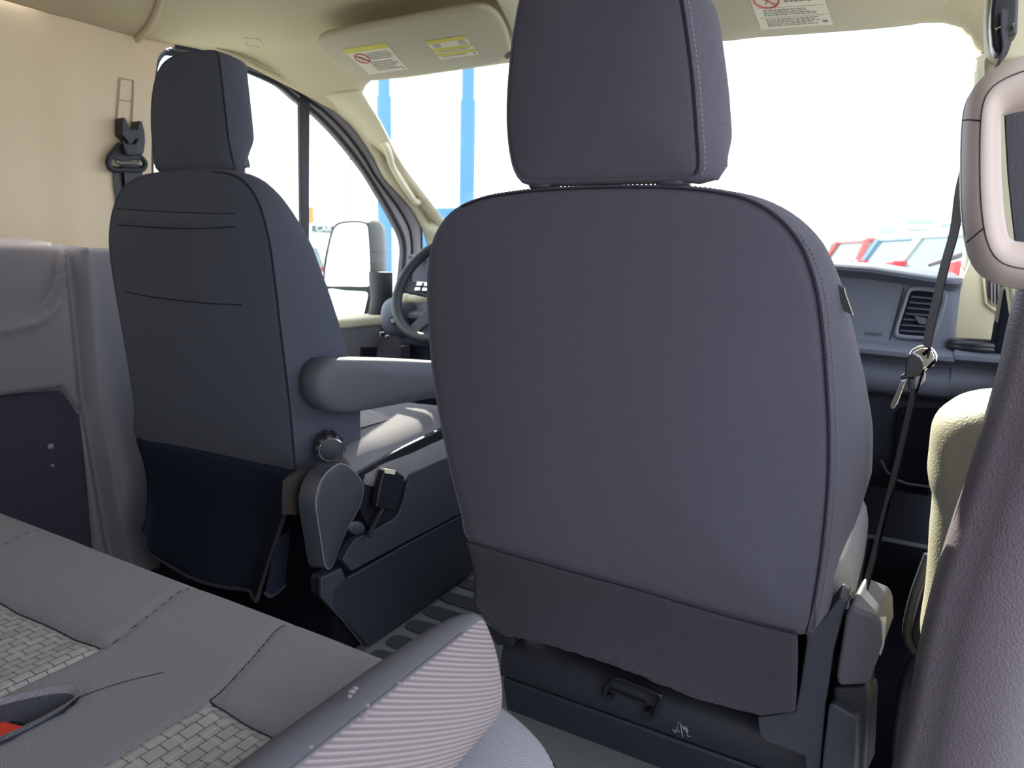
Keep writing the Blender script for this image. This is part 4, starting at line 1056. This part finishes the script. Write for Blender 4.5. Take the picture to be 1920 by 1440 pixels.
# ================================================================== HANDLE AND BELTS
YH = .86
ho = [(2040,96), (1965,96), (1920,102), (1880,118), (1846,141), (1822,172), (1810,212), (1806,290), (1807,380), (1813,440), (1823,480), (1842,510), (1872,528), (1920,540), (1965,546), (2040,546), (2075,500), (2085,320), (2075,140)]
hi = [(2020,186), (1965,188), (1920,193), (1893,200), (1882,208), (1879,222), (1879,265), (1880,330), (1884,385), (1889,425), (1894,443), (1903,450), (1920,453), (1965,456), (2020,456), (2026,440), (2028,320), (2026,200), (2024,190)]
NH = 110
HO = catmull([aY(x, y, YH) for x, y in ho], NH, True); HI = catmull([aY(x, y, YH) for x, y in hi], NH, True)
mb = MB()
prof_h = [(0, .045), (-.06, .028), (-.03, .010), (.10, -.002), (.30, -.014), (.5, -.017), (.75, -.014), (.93, -.004), (1.0, .010), (1.0, .045)]
rings = [[a.lerp(b, t) + V((0, d, 0)) for a, b in zip(HO, HI)] for t, d in prof_h]
mb.loft(rings, True); gr = empty('grab_handle', (.9, .86, .84), 'large putty coloured loop handle on the door pillar at the right', 'handle')
build(mb, 'loop', 'handle', gr, angle=80)
mb = MB(); mb.tube(catmull([HO[i].lerp(HI[i], .40) + V((0, -.0165, 0)) for i in range(0, NH, 2)], 90, True), .00055, 5, True)
def nearest(px, py): 
    q = aY(px, py, YH); return min(range(NH), key=lambda i: (HO[i]-q).length)
for px, py in ((1808,218), (1813,448)):
    i = nearest(px, py); mb.tube([HO[i].lerp(HI[i], t) + V((0, d-.0004, 0)) for t, d in ((-.03,.010), (.10,-.002), (.30,-.014), (.40,-.0165))], .0007, 5)
mb.tube([HO[i].lerp(HI[i], -.02) + V((-.0004, .012, 0)) for i in range(nearest(1812,180), nearest(1815,450), 1)], .0007, 5)
build(mb, 'panel_gap', 'seam', gr)
# right belt
rb = empty('seat_belt', (.78, 1.07, .2), 'grey passenger seat belt hanging beside the seat with a bright metal tongue', 'seat belt')
bl_up = catmull([aY(x, y, Y) for x, y, Y in [(1890,20,.985), (1888,60,.985), (1884,95,.99), (1868,125,1.0), (1843,190,1.01), (1822,270,1.02), (1801,350,1.03), (1790,430,1.03), (1771,500,1.03), (1750,590,1.03), (1733,668,1.03)]], 50)
bl_dn = catmull([aY(x, y, Y) for x, y, Y in [(1728,690,1.03), (1714,735,1.03), (1699,800,1.035), (1680,880,1.04), (1660,960,1.05), (1638,1045,1.06), (1617,1120,1.065), (1604,1165,1.07)]], 40)
WD = V((-.165, .985, 0)).normalized(); ND = V((.98, .2, 0)).normalized()
def wv(k, n):
    return WD*.0235
build(ribbon(bl_up, [(WD.lerp(V((.5, .86, 0)), sst(1-i/49, .8, 1.0))).normalized()*.0235*(1-.45*sst(1-i/49, .8, 1)) for i in range(50)], .0008, [ND]*50), 'webbing', 'web', rb)
K['webd'] = mat('shaded_belt_webbing', (.010, .010, .014), .9, spec=0)  # same belt webbing, shade on its lower run painted near-black
build(ribbon(bl_dn, [V((-.115, .993, 0))*.0235]*40, .0008, [V((.993, .115, 0))]*40), 'lower_webbing', 'webd', rb)
def pxm(pix, y, dy, name, mt, bevel, parent):
    q = MB(); q.prism([aY(a, b, y) for a, b in pix], (0, dy, 0)); return build(q, name, mt, parent, bevel=bevel)
tng = pxm([(1704,663), (1711,655), (1725,648), (1740,649), (1752,655), (1758,667), (1757,679), (1750,687), (1738,693), (1730,702), (1715,706), (1703,700), (1700,680)], 1.012, .02, 'tongue', 'chrome', .004, rb)
pxm([(1728,664), (1742,652), (1748,656), (1733,668)], 1.008, .008, 'belt_slot', 'void', 0, tng)
pxm([(1738,690), (1748,679), (1755,674), (1755,680), (1749,686), (1740,692)], 1.008, .008, 'tongue_slot', 'void', 0, tng)
pxm([(1715,708), (1736,699), (1735,714), (1716,731)], 1.012, .012, 'tongue_foot', 'beigep' if 'beigep' in K else 'label', .002, tng)
pxm([(1704,664), (1715,665), (1725,671), (1731,680), (1732,690), (1727,700), (1717,707), (1704,709), (1694,712), (1687,709), (1690,704), (1697,702), (1698,684), (1700,671)], .998, .016, 'tongue_grip', 'black', .004, tng)
pxm([(1703,709), (1716,710), (1717,726), (1712,732), (1705,731), (1701,724)], .998, .016, 'stop_button', 'black', .003, rb)
bl = pxm([(1690,714), (1701,712), (1684,757), (1676,767), (1670,766), (1669,760)], 1.010, .004, 'blade', 'chrome', .0012, tng)
mb = MB(); mb.prism([aY(x, y, .985) for x, y in [(1866,-40), (1858,20), (1857,50), (1860,85), (1866,99), (1882,98), (1890,70), (1908,64), (1912,-40)]], (0, .03, 0)); dr_ = build(mb, 'guide_loop', 'black', rb, bevel=.006)
mb = MB(); mb.tube([aY(1866,56,.98), aY(1878,51,.98)], .0015, 6); mb.tube([aY(1898,49,.98), aY(1904,47,.98)], .003, 6); build(mb, 'guide_bolt', 'chrome', rb)
mb = MB(); mb.prism([aY(x, y, 1.06) for x, y in [(1594,1122), (1612,1120), (1620,1140), (1618,1160), (1590,1150)]], (0, .03, 0)); build(mb, 'anchor', 'void', rb, bevel=.004)
# second run of webbing inside the loop of the handle
mb = ribbon([aY(x, y, .95) for x, y in [(1904,190), (1907,260), (1911,330), (1918,400), (1926,470)]], [V((.011, .012, 0))]*5, .001, [V((-.6, .8, 0))]*5)
build(mb, 'return_webbing', 'web', rb)
# left belt
lb = empty('seat_belt', (WL, 1.1, .6), 'black driver seat belt hanging from its guide on the cream side panel', 'seat belt')
XW = WL + .004
mb = MB(); mb.prism([aX(x, y, XW) for x, y in [(214,222), (223,223), (230,242), (242,243), (246,228), (254,229), (259,250), (260,268), (257,287), (253,292), (236,292), (229,279), (225,266), (214,254)]], (.03, 0, 0)); build(mb, 'height_slider', 'black', lb, bevel=.004)
mb = MB(); mb.prism([aX(x, y, XW+.03) for x, y in [(228,262), (234,270), (250,270), (258,258), (258,285), (253,291), (236,291), (230,280)]], (.008, 0, 0)); build(mb, 'slider_cap', 'plast2', lb, bevel=.003)
mb = MB(); ring = catmull([aX(x, y, XW+.016) for x, y in [(225,270), (213,285), (204,298), (203,309), (212,318), (235,318), (262,319), (271,313), (272,304), (265,296), (256,287)]], 40)
mb.tube(ring, .007, 10); mb.prism([aX(x, y, XW+.014) for x, y in [(224,272), (207,296), (225,302), (262,300), (256,290), (236,292)]], (.008, 0, 0)); build(mb, 'guide_loop', 'plast', lb, bevel=.002)
mb = MB(); mb.tube([aX(217,301,XW+.022), aX(226,306,XW+.022), aX(256,307,XW+.022), aX(262,301,XW+.022)], .004, 8); build(mb, 'guide_bar', 'steel', lb)
a0 = [aX(x, y, XW+.012) for x, y in [(249,308), (250,325), (252,350), (262,400), (285,520)]]
build(ribbon(a0, [V((0, .024, 0))]*5, .001, [V((1, 0, 0))]*5), 'webbing', 'plast2', lb)
a1 = [aX(x, y, XW+.004) for x, y in [(225,312), (226,340), (236,420), (262,560), (290,720), (305,900), (312,1060)]]
build(ribbon(a1, [V((0, .018, 0))]*7, .001, [V((1, 0, 0))]*7), 'return_webbing', 'black', lb)
mb = MB()
mb.tube([aX(225,147,WL+.0056), aX(250,151,WL+.0056), aX(249,190,WL+.0056), aX(247,228,WL+.0056)], .0022, 6); mb.tube([aX(225,147,WL+.0056), aX(222,188,WL+.0056), aX(219,222,WL+.0056)], .0022, 6); mb.tube([aX(222,187,WL+.0056), aX(247,190,WL+.0056)], .0015, 6)
K['track'] = mat('tan_track_edge', (.46, .39, .28), .6)
build(mb, 'slider_track', 'track', wu)

# ================================================================== OUTSIDE
mb = MB(); mb.box((-120, -60, -.9), (120, 160, -.75)); gd = build(mb, 'ground', 'asphalt'); struct(gd, 'pale asphalt of the car lot', 'ground')
# driver side mirror
mr = empty('side_mirror', (-1.1, 2.1, .6), 'large two-pane door mirror outside the driver window', 'mirror')
def mY(px, py, lift=0.0):   # mirror face plane, turned toward the driver
    n = V((.33, -.94, -.05)).normalized(); p0 = V((-1.18, 2.05, .8))
    return at(px, py, p0 + n*lift, n)
mn = V((.33, -.94, -.05)).normalized()
hs = [(607,500), (612,470), (619,440), (626,423), (642,416), (665,414), (685,416), (693,422), (696,450), (697,500), (697,535), (695,555), (688,590), (682,602), (660,602), (625,602), (612,590), (606,555)]
hs3 = catmull([mY(x, y) for x, y in hs], 60, True); c = sum(hs3, V())/60
mb = MB(); mb.loft([[p for p in hs3], [c + (p-c)*1.05 - mn*.03 for p in hs3], [c + (p-c)*1.06 - mn*.10 for p in hs3], [c + (p-c)*.95 - mn*.17 for p in hs3], [c + (p-c)*.7 - mn*.22 for p in hs3], [c + (p-c)*.2 - mn*.24 for p in hs3]], True, True, True); build(mb, 'housing', 'housing', mr, angle=60)
g1 = catmull([mY(x, y, .003) for x, y in [(611,500), (616,470), (623,440), (629,426), (642,419), (665,417), (683,419), (689,425), (692,460), (694,500), (694,530), (691,537), (650,537), (612,536), (609,525)]], 50, True)
mb = MB(); mb.prism(g1, -mn*.004); build(mb, 'main_glass', 'mirror', mr)
g2 = catmull([mY(x, y, .003) for x, y in [(612,544), (650,545), (684,547), (690,551), (689,562), (683,590), (677,596), (650,598), (622,597), (613,585)]], 50, True)
mn2 = (mn + V((0, .0, .10))).normalized(); c2 = sum(g2, V())/50
g2 = [p - mn*(mn2.dot(p-c2)) for p in g2]
g2 = [p + mn*.006 for p in g2]
mb = MB(); mb.prism(g2, -mn*.004); build(mb, 'wide_angle_glass', 'mirror', mr)
mb = MB(); ap = [aY(x, y, 2.08) for x, y in [(714,525), (716,560), (705,592)]]; mb.tube([ap[0] + V((0, 0, .03)), ap[0], ap[1], ap[2], ap[2] + V((.05, 0, -.05))], [.045, .045, .042, .03, .03], 14); build(mb, 'arm', 'housing', mr)

def car(name, label, loc, rz, paint, group=None, h=1.85, tail=True):
    root = empty(name, V(loc), label, 'car', group)
    M = Matrix.Translation(V(loc)) @ Matrix.Rotation(rz, 4, 'Z')
    L, Wd, hb, k = 4.8, .95, h*.58, h
    # body runs along local y; rear at y=0
    mb = MB(); secs = []
    for y, zb, zt, w in [(0,.45,hb-.10,.80), (.08,.35,hb-.02,.90), (.6,.3,hb,.95), (2.4,.3,hb,.95), (3.6,.3,hb-.05,.95), (4.6,.35,hb-.2,.90), (4.8,.45,hb-.32,.75)]:
        secs.append([M @ V(p) for p in [(-w, y, zb), (-w-.02, y, (zb+zt)/2), (-w+.04, y, zt), (0, y, zt+.03), (w-.04, y, zt), (w+.02, y, (zb+zt)/2), (w, y, zb)]])
    mb.loft(secs, True, True, True); build(mb, 'body', paint, root, angle=40)
    mb = MB(); mb.loft([[M @ V(p) for p in [(-w, y0, z), (w, y0, z), (w, y1, z), (-w, y1, z)]] for z, w, y0, y1 in ((hb-.02,.88,.10,3.5), (k-.12,.72,.36,2.75))], True, True, True); build(mb, 'windows', 'carglass', root)
    mb = MB(); mb.loft([[M @ V(p) for p in [(-w, y0, z), (w, y0, z), (w, y1, z), (-w, y1, z)]] for z, w, y0, y1 in ((k-.14,.74,.32,2.8), (k-.05,.74,.34,2.75), (k,.62,.5,2.5))], True, True, True); build(mb, 'roof', paint, root, bevel=.03)
    for sx in (-1, 1):
        for ya, yb in ((.10,.36), (1.25,1.32), (3.5,2.75)):
            q = MB(); q.tube([M @ V((sx*.89, ya, hb-.03)), M @ V((sx*.735, yb, k-.1))], .07, 6); build(q, 'pillar', paint, root)
        q = MB(); q.box((sx*.82-.11, -.03, hb-.12), (sx*.82+.13, .22, hb+.14), M=M); build(q, 'tail_light', 'tail', root, bevel=.03)
        for yy in (.95, 3.9):
            q = MB(); q.disc(M @ V((sx*.98 - sx*.2, yy, .34)), M.to_3x3() @ V((sx, 0, 0)), .34, .22); build(q, 'wheel', 'tyre', root, bevel=.02)
    return root
def far(px, py, d):                          # ground position d metres away under a pixel
    r = ray(px, py); r = V((r.x, r.y, 0)).normalized(); return CAM + r*d
mb = MB(); p = far(1680, 500, 15)
mb.box((p.x-14, p.y-5, -.75), (p.x+30, p.y+40, .0)); rl = build(mb, 'kerb_terrace', 'asphalt'); struct(rl, 'raised terrace of the car lot ahead of the windscreen', 'ground')
for lab, px, d, col, h in [('white parked car nearest the corner panel, red tail light showing', 1722, 11.5, 'white', 1.46), ('pale blue parked car between the white and the red one', 1640, 14.4, 'bluecar', 1.50), ('red parked car left of the pale blue one', 1562, 17.4, 'redcar', 1.54), ('silver parked car leftmost of the row, beside the passenger seat back', 1505, 20.4, 'silver', 1.58)]:
    q = far(px, 500, d); car('parked_car', lab, (q.x, q.y, .0), -1.1, col, 'cars parked ahead of the windscreen', h)
# buildings far ahead
def bldg(name, label, px0, px1, py0, py1, d, mt, extra=None):
    a, b = far(px0, 480, d), far(px1, 480, d)
    c = CAM; s = lambda px, py: CAM + ray(px, py)*(d/sqrt(ray(px, py).x**2 + ray(px, py).y**2))
    root = empty(name, V((a.x, a.y, -.75)), label, 'building')
    z1 = max(s(px0, py0).z, s(px1, py0).z); n = V((b.y-a.y, a.x-b.x, 0)).normalized()
    if n.dot(a-CAM) < 0: n = -n
    mb = MB(); P4 = [V((a.x, a.y, -.75)), V((b.x, b.y, -.75)), V((b.x, b.y, z1)), V((a.x, a.y, z1))]; mb.prism(P4, n*10); build(mb, 'wall', mt, root)
    return root, a, b, n, s
r_, a, b, n, s = bldg('showroom_building', 'pale showroom with a lettered fascia beyond the parked cars', 1682, 1754, 414, 445, 70, 'bldg')
mb = MB(); mb.prism([s(1698,411) - n*.3, s(1752,411) - n*.3, s(1752,418) - n*.3, s(1698,418) - n*.3], n*.4); build(mb, 'roof_band', 'bldg2', r_)
mb = MB(); random.seed(5)
x = 1699
while x < 1744:
    w = random.uniform(2.2, 4); hgt = random.uniform(2.2, 3.2); mb.prism([s(x, 431-hgt/2) - n*.3, s(x+w, 431-hgt/2) - n*.3, s(x+w, 432.5) - n*.3, s(x, 432.5) - n*.3], n*.2); x += w + .8
mb.prism([s(1681,425) - n*.3, s(1687,425) - n*.3, s(1685,434) - n*.3], n*.2); build(mb, 'fascia_sign', 'sign', r_)
bldg('low_building', 'low pale green building left of the lettered showroom', 1602, 1644, 426, 445, 75, 'bldg')
bldg('low_building', 'grey clad block between the low pale building and the showroom', 1645, 1674, 424, 445, 74, 'bldg2')
bldg('low_building', 'grey green block right of the lettered showroom', 1756, 1830, 419, 445, 72, 'bldg2')
r_, a, b, n, s = bldg('dealer_building', 'white building with a dark sign band behind the door mirror', 560, 640, 423, 470, 40, 'bldg')
mb = MB(); mb.prism([s(585,423) - n*.2, s(640,425) - n*.2, s(640,437) - n*.2, s(585,434) - n*.2], n*.3); build(mb, 'sign_band', 'teal', r_)
q0 = s(607,429.5) - n*.35; ux = (b-a).normalized(); M4 = Matrix((ux, V((0, 0, 1)), -n)).transposed().to_4x4(); M4.translation = q0
text('CAR', .42, M4, 'bldg', 'sign_lettering', r_, .01)
q = far(565, 470, 22); car('parked_car', 'white parked car outside the driver window, left of the door mirror', (q.x, q.y, -.75), 1.25, 'white', None, 1.95)
mb = MB(); s = lambda px, py, d: CAM + ray(px, py)*(d/sqrt(ray(px, py).x**2 + ray(px, py).y**2))
p0 = s(580,403,30)
mb.box((p0.x-.12, p0.y-.12, p0.z-.32), (p0.x+.12, p0.y+.12, p0.z+.3)); mb.box((p0.x-.05, p0.y-.05, -.75), (p0.x+.05, p0.y+.05, p0.z-.3), 1); og = build(mb, 'road_sign', ['orange', 'bldg']); tag(og, 'small orange sign beside the window divider', 'sign')
# poles
def pole(label, px, d, r, steps_, zt):
    q = far(px, 470, d); mb = MB(); path = [V((q.x, q.y, -.75))]; rad = [r]
    mb.tube([V((q.x, q.y, -.75)), V((q.x, q.y, steps_)), V((q.x, q.y, steps_+.03)), V((q.x, q.y, zt))], [r, r, r*.82, r*.82], 24)
    o = build(mb, 'sign_pole', 'blue'); tag(o, label, 'pole', 'blue poles ahead of the van'); return o
dz = lambda px, py, d: s(px, py, d).z
pole('tall blue steel pole crossed by the driver side windscreen pillar', 722, 9, .088, dz(722,184,9), 8)
pole('tall blue steel pole left of the passenger headrest', 874, 9, .094, dz(874,190,9), 8)
q = far(658, 400, 25); mb = MB(); mb.tube([V((q.x, q.y, -.75)), V((q.x, q.y, dz(657,283,25)))], .022, 8); lp2 = build(mb, 'flag_pole', 'housing'); tag(lp2, 'thin dark pole rising behind the door mirror', 'pole')
q = far(838, 400, 14); mb = MB(); mb.box((q.x-.4, q.y-.3, -.75), (q.x+.8, q.y+.3, dz(838,391,14))); bb2 = build(mb, 'container', 'blue', bevel=.05); tag(bb2, 'blue container beyond the windscreen pillar foot', 'container')
# wiper
mb = MB(); mb.tube([aW(1740,512) + WSN*.03, aW(1780,500) + WSN*.03, aW(1815,488) + WSN*.03], [.006, .009, .009], 8); wp = build(mb, 'wiper', 'frame'); tag(wp, 'grey wiper arm lying on the windscreen outside', 'wiper')

# ================================================================== LIGHT
w = bpy.data.worlds.new('world'); scn.world = w; w.use_nodes = True
nt = w.node_tree; N = nt.nodes; L = nt.links; bg = N['Background']
tc = N.new('ShaderNodeTexCoord'); nz = N.new('ShaderNodeTexNoise'); nz.inputs['Scale'].default_value = 2.6; nz.inputs['Detail'].default_value = 5
L.new(tc.outputs['Generated'], nz.inputs['Vector'])
rp = N.new('ShaderNodeValToRGB'); rp.color_ramp.elements[0].position = .36; rp.color_ramp.elements[1].position = .56
rp.color_ramp.elements[0].color = (.52, .74, 1.0, 1); rp.color_ramp.elements[1].color = (1, 1, 1, 1)
L.new(nz.outputs['Fac'], rp.inputs['Fac']); L.new(rp.outputs['Color'], bg.inputs['Color'])
bg.inputs['Strength'].default_value = 2.6
sl = bpy.data.lights.new('sun', 'SUN'); sl.energy = 11.0; sl.angle = radians(.6); sl.color = (1, .93, .72)
so = bpy.data.objects.new('sun', sl); COL.objects.link(so)
sdv = V((.45, -.66, -.59)); so.rotation_euler = sdv.to_track_quat('-Z', 'Y').to_euler(); so.location = (-3, 5, 6)

scn.view_settings.view_transform = 'Standard'; scn.view_settings.look = 'None'; scn.view_settings.gamma = 1
scn.view_settings.exposure = 0.5; scn.view_settings.use_curve_mapping = False
scn.cycles.max_bounces = 8; scn.cycles.diffuse_bounces = 5; scn.cycles.transparent_max_bounces = 12
scn.cycles.sample_clamp_indirect = 6
